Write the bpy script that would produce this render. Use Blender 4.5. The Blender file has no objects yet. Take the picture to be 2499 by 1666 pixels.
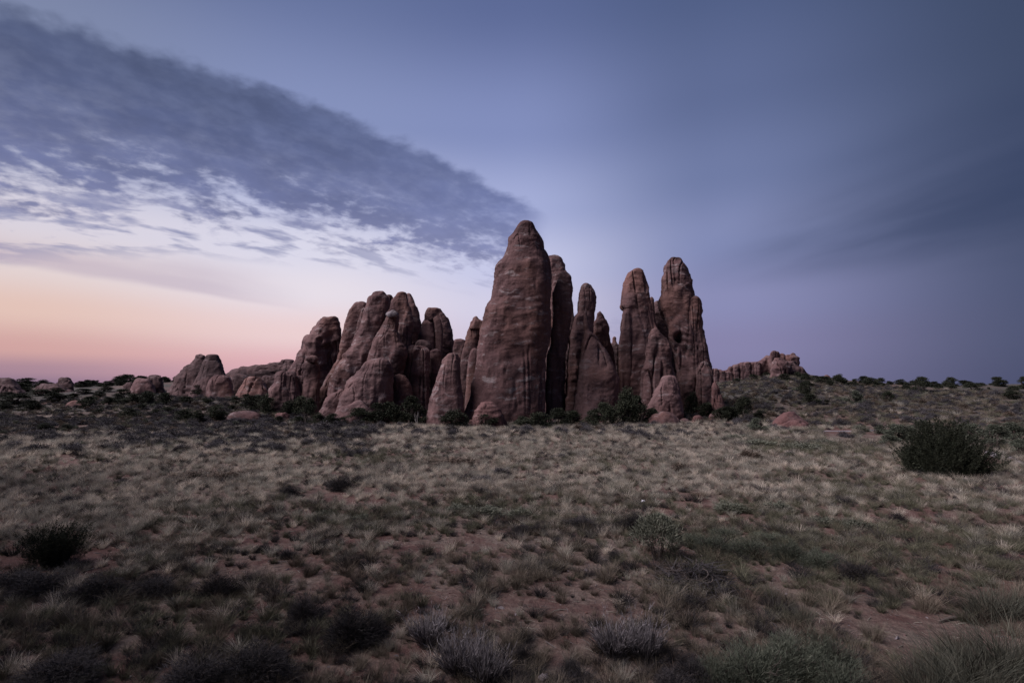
import bpy, math, random
import numpy as np
from math import radians

# ------------------------------------------------------------------ camera
SC = bpy.context.scene
COL = SC.collection
F = 1388.0                      # focal length in photo pixels (2499 wide)
HOR = 945.0                     # horizon row of the photograph
CAMH = 4.5
TILT = math.atan((HOR - 833.0) / F)
cam_d = bpy.data.cameras.new('camera')
cam_d.sensor_width = 36.0
cam_d.lens = 36.0 * F / 2499.0
cam_d.clip_start = 0.1
cam_d.clip_end = 20000
cam = bpy.data.objects.new('camera', cam_d)
COL.objects.link(cam)
cam.location = (0, 0, CAMH)
cam.rotation_euler = (radians(90) + TILT, 0, 0)
SC.camera = cam

# ------------------------------------------------------------------ view
SC.view_settings.view_transform = 'Standard'
SC.view_settings.look = 'None'
SC.view_settings.exposure = 0.0
SC.view_settings.gamma = 1.0
SC.view_settings.use_curve_mapping = False
SC.render.engine = 'CYCLES'
SC.cycles.max_bounces = 4
SC.cycles.diffuse_bounces = 2
SC.cycles.transparent_max_bounces = 4
SC.cycles.use_denoising = True
SC.cycles.denoising_prefilter = 'NONE'

SUN_AZ = -106.0                 # degrees from the view direction, negative is left
SUN_EL = 46.0
SUN_POWER = 4.6


def lin(r, g, b):
    def c(v):
        v /= 255.0
        return v / 12.92 if v <= 0.04045 else ((v + 0.055) / 1.055) ** 2.4
    return (c(r), c(g), c(b), 1.0)


# ------------------------------------------------------------------ node helper
class NT:
    def __init__(self, tree):
        self.t = tree
        self.n = tree.nodes
        self.l = tree.links

    def new(self, kind, **kw):
        nd = self.n.new(kind)
        for k, v in kw.items():
            setattr(nd, k, v)
        return nd

    def put(self, sock, v):
        if hasattr(v, 'is_output') or isinstance(v, bpy.types.NodeSocket):
            self.l.new(v, sock)
        else:
            sock.default_value = v

    def math(self, op, a, b=None, c=None, clamp=False):
        nd = self.new('ShaderNodeMath', operation=op, use_clamp=clamp)
        for i, v in enumerate((a, b, c)):
            if v is not None:
                self.put(nd.inputs[i], v)
        return nd.outputs[0]

    def vmath(self, op, a, b=None):
        nd = self.new('ShaderNodeVectorMath', operation=op)
        self.put(nd.inputs[0], a)
        if b is not None:
            self.put(nd.inputs[1], b)
        return nd.outputs[0]

    def smooth(self, v, a, b, lo=0.0, hi=1.0):
        nd = self.new('ShaderNodeMapRange', interpolation_type='SMOOTHSTEP')
        self.put(nd.inputs[0], v)
        nd.inputs[1].default_value = a
        nd.inputs[2].default_value = b
        nd.inputs[3].default_value = lo
        nd.inputs[4].default_value = hi
        return nd.outputs[0]

    def mix(self, fac, a, b, blend='MIX'):
        nd = self.new('ShaderNodeMix', data_type='RGBA', blend_type=blend)
        self.put(nd.inputs[0], fac)
        self.put(nd.inputs[6], a)
        self.put(nd.inputs[7], b)
        return nd.outputs[2]

    def ramp(self, fac, stops, interp='LINEAR'):
        nd = self.new('ShaderNodeValToRGB')
        cr = nd.color_ramp
        cr.interpolation = interp
        while len(cr.elements) < len(stops):
            cr.elements.new(0.5)
        for e, (p, c) in zip(cr.elements, stops):
            e.position = p
            e.color = c if len(c) == 4 else (*c, 1)
        self.put(nd.inputs[0], fac)
        return nd.outputs[0]

    def noise(self, vec, scale, detail=4, rough=0.55, dist=0.0):
        nd = self.new('ShaderNodeTexNoise')
        if vec is not None:
            self.put(nd.inputs['Vector'], vec)
        nd.inputs['Scale'].default_value = scale
        nd.inputs['Detail'].default_value = detail
        nd.inputs['Roughness'].default_value = rough
        nd.inputs['Distortion'].default_value = dist
        return nd.outputs[0]

    def comb(self, x, y, z):
        nd = self.new('ShaderNodeCombineXYZ')
        for i, v in enumerate((x, y, z)):
            self.put(nd.inputs[i], v)
        return nd.outputs[0]

    def sep(self, v):
        nd = self.new('ShaderNodeSeparateXYZ')
        self.put(nd.inputs[0], v)
        return nd.outputs


# ------------------------------------------------------------------ dusk sky
def build_world():
    w = bpy.data.worlds.new('World')
    SC.world = w
    w.use_nodes = True
    T = NT(w.node_tree)
    T.n.clear()
    out = T.new('ShaderNodeOutputWorld')
    bg = T.new('ShaderNodeBackground')
    T.l.new(bg.outputs[0], out.inputs[0])
    d = T.new('ShaderNodeTexCoord').outputs['Generated']
    sx, sy, sz = T.sep(d)
    el = T.math('MULTIPLY', T.math('ARCSINE', sz), 180 / math.pi)          # degrees
    az = T.math('MULTIPLY', T.math('ARCTAN2', sx, sy), 180 / math.pi)
    # angle from the azimuth of the afterglow, 0..180
    da = T.math('ADD', az, 46.0)
    da = T.math('ABSOLUTE', T.math('WRAP', da, -180.0, 180.0))
    fe = T.math('DIVIDE', el, 60.0, clamp=True)
    cols = [   # (azimuth distance, [(elevation, srgb)])
        (3, [(0, (128, 108, 136)), (1.4, (166, 132, 148)), (3.0, (206, 160, 157)), (6, (224, 191, 180)), (9.5, (224, 208, 208)),
             (13, (214, 207, 220)), (18, (184, 187, 212)), (27, (118, 130, 166)), (36, (90, 104, 146)), (60, (62, 76, 118))]),
        (27, [(0, (202, 152, 166)), (2, (220, 172, 180)), (5, (232, 204, 206)), (9, (228, 219, 229)), (13, (214, 212, 231)),
              (18, (176, 182, 218)), (25, (124, 138, 186)), (36, (90, 106, 154)), (60, (58, 73, 118))]),
        (46, [(0, (186, 176, 202)), (4, (200, 192, 216)), (8, (206, 202, 226)), (12, (192, 195, 228)), (18, (156, 166, 212)),
              (25, (120, 134, 186)), (36, (82, 98, 148)), (60, (54, 69, 112))]),
        (66, [(0, (124, 120, 158)), (4, (132, 128, 168)), (8, (134, 136, 178)), (14, (122, 132, 178)), (20, (102, 116, 162)),
              (27, (86, 101, 146)), (36, (70, 87, 131)), (60, (50, 65, 104))]),
        (92, [(0, (68, 74, 105)), (5, (72, 79, 110)), (10, (70, 79, 110)), (17, (62, 74, 107)), (25, (56, 70, 102)),
              (36, (50, 66, 98)), (60, (44, 58, 90))]),
    ]
    col = None
    for i, (a, st) in enumerate(cols):
        c = T.ramp(fe, [(e / 60.0, lin(*k)) for e, k in st], 'EASE')
        if col is None:
            col = c
        else:
            col = T.mix(T.smooth(da, cols[i - 1][0], a), col, c)
    hs = T.new('ShaderNodeHueSaturation')
    T.put(hs.inputs['Saturation'], T.smooth(el, 7.0, 16.0, 0.97, 0.90))
    hs.inputs['Value'].default_value = 1.02
    T.l.new(col, hs.inputs['Color'])
    col = hs.outputs[0]
    # physical sky underneath, same direction as the lamp
    ns = T.new('ShaderNodeTexSky', sky_type='NISHITA')
    ns.sun_disc = False
    ns.sun_elevation = radians(SUN_EL)
    ns.sun_rotation = radians(SUN_AZ)
    ns.air_density = 1.0
    col = T.mix(1.0, col, T.mix(1.0, ns.outputs[0], (0.0012, 0.0012, 0.0012, 1), 'MULTIPLY'), 'ADD')

    # cloud deck seen in perspective: coordinates on a flat layer overhead
    k = T.math('MAXIMUM', T.math('ADD', sz, 0.08), 0.03)
    X = T.math('DIVIDE', sx, k)
    Y = T.math('DIVIDE', sy, k)
    P = T.comb(X, Y, 0.0)
    rot = T.new('ShaderNodeMapping', vector_type='TEXTURE')
    rot.inputs['Rotation'].default_value = (0, 0, radians(40))
    rot.inputs['Scale'].default_value = (1.12, 0.92, 1)
    k2 = T.math('ADD', T.math('MAXIMUM', sz, 0.0), 0.24)
    P2 = T.comb(T.math('DIVIDE', sx, k2), T.math('DIVIDE', sy, k2), 0.0)        # puffs stand up, so they foreshorten less than the layer
    T.l.new(P2, rot.inputs[0])
    R = rot.outputs[0]
    # far edge of the bank: Y = 2.32 + 1.35 X + 0.33 X^2
    Xc = T.math('MAXIMUM', X, -2.04)
    g = T.math('ADD', T.math('MULTIPLY', T.math('ADD', T.math('MULTIPLY', Xc, 0.33), 1.35), Xc), 2.32)
    s = T.math('SUBTRACT', Y, g)
    s1 = T.math('ADD', s, T.math('MULTIPLY', T.math('SUBTRACT', T.noise(P2, 12.0, 3, 0.5), 0.5), 0.20))
    s1 = T.math('ADD', s1, T.math('MULTIPLY', T.math('SUBTRACT', T.noise(P2, 30.0, 3, 0.5), 0.5), 0.09))
    edge = T.smooth(s1, -0.04, 0.09)
    n1 = T.noise(R, 7.0, 4, 0.55, 0.2)
    n2 = T.noise(R, 22.0, 4, 0.55, 0.15)
    nn = T.math('ADD', T.math('MULTIPLY', n1, 0.55), T.math('MULTIPLY', n2, 0.45))
    body = T.smooth(s, 0.50, 2.0, 1.05, 0.0)
    tail = T.smooth(X, -0.55, 0.32, 0.0, 0.35)
    thr = T.math('SUBTRACT', T.math('ADD', body, T.math('MULTIPLY', T.math('SUBTRACT', nn, 0.5), T.smooth(s, 0.15, 1.1, 1.0, 3.4))), tail)
    cov = T.smooth(thr, 0.20, 0.92)
    endx = T.smooth(X, 0.02, 0.20, 1.0, 0.0)
    alpha = T.math('MULTIPLY', T.math('MULTIPLY', cov, edge), endx)
    alpha = T.math('MULTIPLY', alpha, T.smooth(s, 1.5, 2.2, 0.94, 0.0))
    alpha = T.math('MULTIPLY', alpha, T.smooth(nn, 0.34, 0.60, 0.83, 1.0))
    ccol = T.ramp(fe, [(10 / 60, lin(164, 160, 188)), (14 / 60, lin(126, 130, 168)), (17.5 / 60, lin(102, 110, 152)),
                       (22 / 60, lin(84, 94, 132)), (28 / 60, lin(74, 84, 114)), (1, lin(52, 62, 90))])
    lumps = T.smooth(T.noise(R, 6.5, 4, 0.55), 0.3, 0.72, 0.90, 1.14)
    ccol = T.mix(1.0, ccol, T.comb(lumps, lumps, lumps), 'MULTIPLY')
    ccol = T.mix(T.smooth(X, -0.9, 0.1, 0.0, 0.35), ccol, lin(124, 136, 186))
    col = T.mix(alpha, col, ccol)
    # broken strips of small cloud lower down
    st = T.new('ShaderNodeMapping', vector_type='TEXTURE')
    st.inputs['Rotation'].default_value = (0, 0, radians(38))
    st.inputs['Scale'].default_value = (1.3, 0.62, 1)
    T.l.new(P2, st.inputs[0])
    n3 = T.noise(st.outputs[0], 5.5, 4, 0.55, 0.2)
    m3 = T.math('MULTIPLY', T.smooth(s, 0.9, 1.4), T.smooth(s, 1.75, 2.25, 1.0, 0.0))
    a3 = T.math('MULTIPLY', T.smooth(n3, 0.47, 0.62), m3)
    a3 = T.math('MULTIPLY', a3, T.smooth(X, -1.2, -0.3, 0.85, 0.3))
    col = T.mix(a3, col, lin(138, 142, 178))
    # mauve veil near the afterglow
    n4 = T.noise(st.outputs[0], 1.6, 4, 0.5, 0.2)
    v = T.math('SUBTRACT', T.math('SUBTRACT', Y, T.math('MULTIPLY', X, 1.39)), 6.82)
    v = T.math('ADD', v, T.math('MULTIPLY', T.math('SUBTRACT', n4, 0.5), 1.2))
    m4 = T.math('MULTIPLY', T.smooth(v, -1.5, -0.4), T.smooth(v, -0.1, 0.25, 1.0, 0.0))
    m4 = T.math('MULTIPLY', m4, T.smooth(el, 5.5, 7.5))
    a4 = T.math('MULTIPLY', T.math('MULTIPLY', T.smooth(n4, 0.25, 0.6, 0.4, 1.0), m4), T.smooth(az, -18.0, -30.0, 0.0, 0.5))
    col = T.mix(a4, col, lin(178, 162, 184))
    # dim veil on the far side, away from the afterglow
    rv = T.new('ShaderNodeMapping', vector_type='TEXTURE')
    rv.inputs['Rotation'].default_value = (0, 0, radians(-70))
    rv.inputs['Scale'].default_value = (1.8, 0.7, 1)
    T.l.new(P, rv.inputs[0])
    n5 = T.noise(rv.outputs[0], 1.5, 3, 0.42, 0.15)
    m5 = T.math('MULTIPLY', T.smooth(X, 0.95, 1.75), T.smooth(el, 8.5, 13.0))
    m5 = T.math('MULTIPLY', m5, T.smooth(el, 25.0, 19.0, 0.0, 1.0))
    a5 = T.math('MULTIPLY', T.smooth(n5, 0.25, 0.65, 0.25, 0.62), m5)
    col = T.mix(a5, col, lin(50, 63, 94))
    T.l.new(col, bg.inputs[0])
    bg.inputs[1].default_value = 1.0
    w.cycles.sampling_method = 'MANUAL'
    w.cycles.sample_map_resolution = 512


build_world()

sun_d = bpy.data.lights.new('sun', 'SUN')
sun_d.energy = SUN_POWER
sun_d.angle = radians(46)
sun_d.color = (1.0, 0.90, 0.94)
sun = bpy.data.objects.new('sun', sun_d)
COL.objects.link(sun)
_a, _e = radians(SUN_AZ), radians(SUN_EL)
from mathutils import Vector
sun.rotation_euler = Vector((math.sin(_a) * math.cos(_e), math.cos(_a) * math.cos(_e), math.sin(_e))).to_track_quat('Z', 'Y').to_euler()

# ------------------------------------------------------------------ numpy noise
_rs = np.random.RandomState(7)
_PERM = np.concatenate([_rs.permutation(256)] * 3)
_GR = _rs.normal(size=(256, 3))
_GR /= np.linalg.norm(_GR, axis=1)[:, None]


def perlin(p):
    p = np.asarray(p, float)
    i = np.floor(p).astype(int)
    f = p - i
    u = f * f * f * (f * (f * 6 - 15) + 10)
    i &= 255
    res = 0
    for dx in (0, 1):
        for dy in (0, 1):
            for dz in (0, 1):
                h = _PERM[_PERM[_PERM[i[:, 0] + dx] + i[:, 1] + dy] + i[:, 2] + dz]
                g = _GR[h]
                dot = g[:, 0] * (f[:, 0] - dx) + g[:, 1] * (f[:, 1] - dy) + g[:, 2] * (f[:, 2] - dz)
                wx = u[:, 0] if dx else 1 - u[:, 0]
                wy = u[:, 1] if dy else 1 - u[:, 1]
                wz = u[:, 2] if dz else 1 - u[:, 2]
                res = res + wx * wy * wz * dot
    return res * 1.5


def fbm(p, oct=4, gain=0.5):
    p = np.asarray(p, float)
    a, s, r = 1.0, 0, 0
    for _ in range(oct):
        r = r + a * perlin(p)
        s += a
        a *= gain
        p = p * 2.03 + 17.3
    return r / s


def unit(v):
    return v / np.maximum(np.linalg.norm(v, axis=-1, keepdims=True), 1e-9)


def sstep(v, a, b):
    t = np.clip((v - a) / (b - a), 0, 1)
    return t * t * (3 - 2 * t)


# ------------------------------------------------------------------ terrain
_CX = np.array([-2500, -300, 0, 100, 250, 350, 480, 560, 620, 690, 760, 1000, 1600, 1740, 1820, 1880, 1930, 1965, 2000, 2060, 2150, 2300, 2499, 4500])
_CY = np.array([944, 943, 941, 941, 936, 933, 929, 924, 912, 905, 915, 935, 934, 935, 926, 915, 912, 915, 921, 930, 935, 940, 942, 944])
_UX = (_CX - 1249.5) / F


def terrain(x, y):
    x = np.atleast_1d(np.asarray(x, float))
    y = np.atleast_1d(np.asarray(y, float))
    az = np.clip(np.arctan2(x, y), -1.1, 1.1)
    u = np.tan(az)
    r = np.hypot(x, y)
    dd = r * np.cos(az)                              # depth along the view
    dc = np.interp(u, [-0.9, -0.4, -0.2, 0.3, 0.9], [190, 180, 140, 140, 130])
    d0 = np.interp(u, [-0.9, -0.3, 0.0, 0.3, 0.9], [66, 60, 62, 60, 56])
    zc = CAMH + (HOR - np.interp(u, _UX, _CY)) / F * dc
    s = np.clip((dd - d0) / (dc - d0), 0, 1)
    # a slow start, then an even slope up to the crest
    ss = np.where(s < 0.25, s * s * 2.0 * 0.875, (s - 0.125) * 0.875 * 1.0) 
    ss = ss / ((1 - 0.125) * 0.875)
    z = zc * ss
    far = sstep(dd, dc, dc + 260)
    z = z * (1 - far) + (3.6 + 0.0 * z) * far
    # gentle swells and hummocks
    q = np.stack([x * 0.035, y * 0.035, 0 * x], 1)
    z = z + perlin(q) * 0.35 * sstep(r, 10, 60) * (1 + 2.0 * sstep(dd, 80, 150)) * (1 - 0.8 * far)
    q = np.stack([x * 0.22, y * 0.22, 0 * x + 5], 1)
    z = z + perlin(q) * 0.10 * (1 - sstep(r, 150, 300))
    q = np.stack([x * 0.9, y * 0.9, 0 * x + 9], 1)
    z = z + perlin(q) * 0.035 * (1 - sstep(r, 60, 100))
    # the bank the camera stands on
    z = z + 2.9 * (1 - sstep(r, 0.5, 9.0))
    return z


def gz(x, y):
    return float(terrain(x, y)[0])


def ray(px, py):
    a = (px - 1249.5) / F
    b = (833.0 - py) / F
    return a, math.cos(TILT) - b * math.sin(TILT), math.sin(TILT) + b * math.cos(TILT)


_RT = np.concatenate([np.linspace(3, 80, 500), np.geomspace(80.3, 900, 500)])


def ground(px, py):
    dx, dy, dz = ray(px, py)
    X, Y, Z = dx * _RT, dy * _RT, CAMH + dz * _RT
    h = terrain(X, Y)
    below = np.nonzero(Z < h)[0]
    if len(below) == 0:
        i = 700
        return X[i], Y[i], h[i]
    i = below[0]
    if i == 0:
        return X[0], Y[0], h[0]
    a, b = Z[i - 1] - h[i - 1], Z[i] - h[i]
    t = a / (a - b)
    x = X[i - 1] + (X[i] - X[i - 1]) * t
    y = Y[i - 1] + (Y[i] - Y[i - 1]) * t
    return float(x), float(y), gz(x, y)


def at_depth(px, py, D):
    dx, dy, dz = ray(px, py)
    k = D / dy
    return dx * k, D, CAMH + dz * k


# ------------------------------------------------------------------ object helpers
def tag(o, label=None, cat=None, group=None, kind=None):
    if label:
        o['label'] = label
    if cat:
        o['category'] = cat
    if group:
        o['group'] = group
    if kind:
        o['kind'] = kind
    return o


def link(name, data, parent=None):
    o = bpy.data.objects.new(name, data)
    COL.objects.link(o)
    if parent is not None:
        o.parent = parent
    return o


def mesh_np(name, v, faces, mat=None, smooth=False):
    """faces: list of int arrays (n,k)"""
    m = bpy.data.meshes.new(name)
    v = np.ascontiguousarray(v, dtype=np.float32)
    m.vertices.add(len(v))
    m.vertices.foreach_set('co', v.ravel())
    faces = [np.asarray(f, np.int32) for f in faces if len(f)]
    loops = np.concatenate([f.ravel() for f in faces])
    tot = np.concatenate([np.full(len(f), f.shape[1], np.int32) for f in faces])
    start = np.concatenate([[0], np.cumsum(tot)[:-1]]).astype(np.int32)
    m.loops.add(len(loops))
    m.loops.foreach_set('vertex_index', loops)
    m.polygons.add(len(tot))
    m.polygons.foreach_set('loop_start', start)
    m.polygons.foreach_set('loop_total', tot)
    m.update(calc_edges=True)
    m.validate()
    if smooth:
        m.polygons.foreach_set('use_smooth', np.ones(len(tot), bool))
    if mat:
        m.materials.append(mat)
    return m


# ------------------------------------------------------------------ materials
def new_mat(name, rough=0.9):
    m = bpy.data.materials.new(name)
    m.use_nodes = True
    T = NT(m.node_tree)
    b = T.n['Principled BSDF']
    b.inputs['Roughness'].default_value = rough
    b.inputs['Specular IOR Level'].default_value = 0.15
    return m, T, b


def sandstone(name, base, light, dark, band=0.55, pale=0.25, varnish=0.55, orange=0.0, bump=0.4):
    m, T, b = new_mat(name, 0.92)
    pos = T.new('ShaderNodeNewGeometry').outputs['Position']
    x, y, z = T.sep(pos)
    oi = T.new('ShaderNodeObjectInfo')
    rnd = oi.outputs['Random']
    w = T.noise(pos, 0.16, 4, 0.5)
    w2 = T.noise(pos, 0.7, 4, 0.6)
    zz = T.math('ADD', z, T.math('MULTIPLY', w, 5.0))
    zz = T.math('ADD', zz, T.math('MULTIPLY', w2, 0.9))
    zz = T.math('ADD', zz, T.math('MULTIPLY', rnd, 2.0))
    strata = T.noise(T.comb(T.math('MULTIPLY', x, 0.04), T.math('MULTIPLY', y, 0.04), zz), 0.34, 4, 0.55)
    fine = T.noise(T.comb(T.math('MULTIPLY', x, 0.12), T.math('MULTIPLY', y, 0.12), zz), 2.1, 4, 0.6)
    blot = T.noise(pos, 0.28, 5, 0.6)
    col = T.mix(T.smooth(blot, 0.32, 0.70), base, light)
    col = T.mix(T.math('MULTIPLY', T.smooth(strata, 0.52, 0.64), band), col, dark)
    col = T.mix(T.math('MULTIPLY', T.smooth(fine, 0.50, 0.66), band * 0.55), col, light)
    # pale bleached streaks, broken along the beds
    brk = T.noise(T.comb(T.math('MULTIPLY', x, 1.0), y, T.math('MULTIPLY', z, 2.4)), 0.55, 5, 0.65, 0.4)
    pl = T.math('MULTIPLY', T.smooth(fine, 0.48, 0.60), T.smooth(brk, 0.50, 0.60))
    col = T.mix(T.math('MULTIPLY', pl, pale), col, (0.30, 0.255, 0.255, 1))
    # dark varnish running down the faces
    vs = T.noise(T.comb(x, y, T.math('MULTIPLY', z, 0.09)), 0.75, 5, 0.62, 0.3)
    col = T.mix(T.math('MULTIPLY', T.smooth(vs, 0.48, 0.66), varnish), col, dark)
    if orange:
        og = T.noise(pos, 0.13, 3, 0.5)
        col = T.mix(T.math('MULTIPLY', T.smooth(og, 0.48, 0.66), orange), col, (0.24, 0.115, 0.080, 1))
    grain = T.noise(pos, 7.0, 5, 0.7)
    gv = T.smooth(grain, 0.25, 0.75, 0.78, 1.2)
    rv = T.smooth(rnd, 0.0, 1.0, 0.88, 1.12)
    gv = T.math('MULTIPLY', gv, rv)
    col = T.mix(1.0, col, T.comb(gv, gv, gv), 'MULTIPLY')
    T.l.new(col, b.inputs['Base Color'])
    # relief: beds, pits and grain
    pit = T.new('ShaderNodeTexVoronoi', feature='SMOOTH_F1')
    pit.inputs['Scale'].default_value = 1.3
    T.put(pit.inputs['Vector'], T.vmath('ADD', T.comb(x, y, T.math('MULTIPLY', zz, 1.7)), T.comb(0, 0, 0)))
    h = T.math('ADD', T.math('MULTIPLY', fine, 0.22), T.math('MULTIPLY', T.noise(pos, 1.6, 6, 0.62), 0.8))
    h = T.math('ADD', h, T.math('MULTIPLY', pit.outputs[0], 0.07))
    h = T.math('ADD', h, T.math('MULTIPLY', grain, 0.12))
    bp = T.new('ShaderNodeBump')
    bp.inputs['Strength'].default_value = bump
    bp.inputs['Distance'].default_value = 0.45
    T.l.new(h, bp.inputs['Height'])
    T.l.new(bp.outputs[0], b.inputs['Normal'])
    return m


M_ROCK = sandstone('sandstone_red_brown', (0.105, 0.059, 0.059, 1), (0.165, 0.101, 0.097, 1), (0.044, 0.027, 0.029, 1), band=0.7, pale=0.55, orange=0.25)
M_TOWER = sandstone('sandstone_tower', (0.105, 0.058, 0.058, 1), (0.149, 0.087, 0.085, 1), (0.050, 0.029, 0.030, 1), band=0.7, pale=0.8, varnish=0.55, orange=0.25)
M_PINK = sandstone('sandstone_pink', (0.137, 0.080, 0.077, 1), (0.190, 0.121, 0.119, 1), (0.064, 0.038, 0.040, 1), band=0.6, pale=0.4, varnish=0.35, orange=0.25, bump=0.55)
M_DARK = sandstone('sandstone_varnished', (0.076, 0.047, 0.047, 1), (0.114, 0.072, 0.071, 1), (0.039, 0.027, 0.028, 1), varnish=0.7)  # darker overall than the other sandstones, with strong dark streaks
M_PALE = sandstone('sandstone_pale_cap', (0.166, 0.140, 0.143, 1), (0.235, 0.212, 0.225, 1), (0.098, 0.073, 0.074, 1), band=0.3, varnish=0.15)
M_RED = sandstone('sandstone_orange', (0.119, 0.061, 0.058, 1), (0.152, 0.086, 0.082, 1), (0.056, 0.031, 0.031, 1), band=0.5, varnish=0.35, orange=0.4, bump=0.55)


def ground_mat():
    m, T, b = new_mat('desert_soil', 0.95)
    pos = T.new('ShaderNodeNewGeometry').outputs['Position']
    x, y, z = T.sep(pos)
    n0 = T.noise(pos, 0.09, 5, 0.6)
    n1 = T.noise(pos, 0.9, 6, 0.62)
    n2 = T.noise(pos, 6.0, 6, 0.68)
    soil = T.mix(T.smooth(n1, 0.3, 0.7), (0.090, 0.047, 0.042, 1), (0.158, 0.090, 0.076, 1))
    litter = T.mix(T.smooth(n2, 0.35, 0.65), (0.105, 0.078, 0.066, 1), (0.205, 0.160, 0.134, 1))
    col = T.mix(T.smooth(T.math('ADD', T.math('MULTIPLY', n1, 0.5), T.math('MULTIPLY', n0, 0.5)), 0.40, 0.58), soil, litter)
    green = T.noise(pos, 0.05, 5, 0.6)
    col = T.mix(T.math('MULTIPLY', T.smooth(green, 0.36, 0.56), T.smooth(y, 64, 92, 0.0, 0.9)), col, (0.072, 0.070, 0.062, 1))
    gr = T.smooth(T.noise(pos, 28, 4, 0.7), 0.3, 0.7, 0.72, 1.2)
    col = T.mix(1.0, col, T.comb(gr, gr, gr), 'MULTIPLY')
    T.l.new(col, b.inputs['Base Color'])
    h = T.math('ADD', T.math('MULTIPLY', T.noise(pos, 3.0, 6, 0.65), 1.0), T.math('MULTIPLY', n2, 0.35))
    bp = T.new('ShaderNodeBump')
    bp.inputs['Strength'].default_value = 0.9
    bp.inputs['Distance'].default_value = 0.15
    T.l.new(h, bp.inputs['Height'])
    T.l.new(bp.outputs[0], b.inputs['Normal'])
    return m


def leaf_mat(name, a, c, rough=0.8, obj=0.25, thru=0.0):
    """a, c: the two ends of the leaf to leaf variation"""
    m, T, b = new_mat(name, rough)
    isl = T.new('ShaderNodeNewGeometry').outputs['Random Per Island']
    rnd = T.new('ShaderNodeObjectInfo').outputs['Random']
    col = T.mix(isl, (*a, 1), (*c, 1))
    g = T.smooth(rnd, 0, 1, 1 - obj, 1 + obj)
    col = T.mix(1.0, col, T.comb(g, g, g), 'MULTIPLY')
    T.l.new(col, b.inputs['Base Color'])
    if thru:
        tr = T.new('ShaderNodeBsdfTranslucent')
        T.l.new(col, tr.inputs[0])
        mx = T.new('ShaderNodeMixShader')
        mx.inputs[0].default_value = thru
        T.l.new(b.outputs[0], mx.inputs[1])
        T.l.new(tr.outputs[0], mx.inputs[2])
        T.l.new(mx.outputs[0], T.n['Material Output'].inputs[0])
    return m


M_GROUND = ground_mat()
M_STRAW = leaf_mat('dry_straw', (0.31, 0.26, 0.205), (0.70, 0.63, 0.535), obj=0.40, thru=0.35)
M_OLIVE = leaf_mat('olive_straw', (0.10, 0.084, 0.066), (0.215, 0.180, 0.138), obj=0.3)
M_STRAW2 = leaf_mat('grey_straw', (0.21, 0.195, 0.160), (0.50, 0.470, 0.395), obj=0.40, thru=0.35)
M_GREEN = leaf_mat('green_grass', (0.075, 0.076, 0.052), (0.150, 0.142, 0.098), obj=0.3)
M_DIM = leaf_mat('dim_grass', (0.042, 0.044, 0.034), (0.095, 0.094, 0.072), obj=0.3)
M_JUN = leaf_mat('juniper_leaf', (0.020, 0.025, 0.017), (0.052, 0.057, 0.037), obj=0.25)
M_JUN2 = leaf_mat('grey_green_leaf', (0.050, 0.058, 0.044), (0.105, 0.115, 0.085), obj=0.25)
M_SAGE = leaf_mat('sage_leaf', (0.085, 0.092, 0.070), (0.165, 0.170, 0.130), obj=0.2)
M_BLACK = leaf_mat('blackbrush_twig', (0.022, 0.020, 0.021), (0.060, 0.054, 0.056), obj=0.3)
M_BELT = leaf_mat('grey_brush_twig', (0.038, 0.035, 0.038), (0.100, 0.093, 0.099), obj=0.3)
M_BROWN = leaf_mat('brown_twig', (0.060, 0.045, 0.036), (0.130, 0.098, 0.075), obj=0.3)
M_RABBIT = leaf_mat('grey_stem', (0.105, 0.095, 0.098), (0.300, 0.275, 0.285), obj=0.15)
M_BARK = leaf_mat('bark', (0.060, 0.048, 0.042), (0.115, 0.095, 0.085), obj=0.2)
M_DEAD = leaf_mat('dead_wood', (0.110, 0.098, 0.095), (0.230, 0.210, 0.205), obj=0.2)


# ------------------------------------------------------------------ ground sheet
def build_ground():
    az = np.concatenate([np.linspace(-180, -58, 50)[:-1], np.linspace(-58, 58, 470), np.linspace(58, 180, 50)[1:-1]])
    az = np.radians(az)
    rr = np.concatenate([[0.3], np.geomspace(1.0, 70, 190), np.geomspace(71, 320, 150), np.geomspace(335, 9000, 36)])
    A, R = np.meshgrid(az, rr)
    x, y = (np.sin(A) * R).ravel(), (np.cos(A) * R).ravel()
    z = terrain(x, y)
    z[R.ravel() > 600] += 0
    n, k = len(rr), len(az)
    idx = np.arange(n * k).reshape(n, k)
    a, b_ = idx[:-1, :], idx[1:, :]
    f = np.stack([a, np.roll(a, -1, 1), np.roll(b_, -1, 1), b_], -1).reshape(-1, 4)[:, ::-1]
    v = np.stack([x, y, z], 1)
    v = np.vstack([v, [[0, 0, gz(0, 0.01)]]])
    c = len(v) - 1
    cap = np.stack([np.full(k, c), idx[0], np.roll(idx[0], -1)], 1)[:, ::-1]
    o = link('ground', mesh_np('ground', v, [f, cap], M_GROUND, True))
    tag(o, kind='structure')


build_ground()

# ------------------------------------------------------------------ rocks
ZA = (1000, 500, 2.77)
ZB = (620, 680, 4.0625)
ZC = (0, 820, 3.2667)
ZD = (1680, 820, 2.872)
ZE = (1700, 840, 5.88)
ZP = (0, 0, 1.0)


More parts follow.
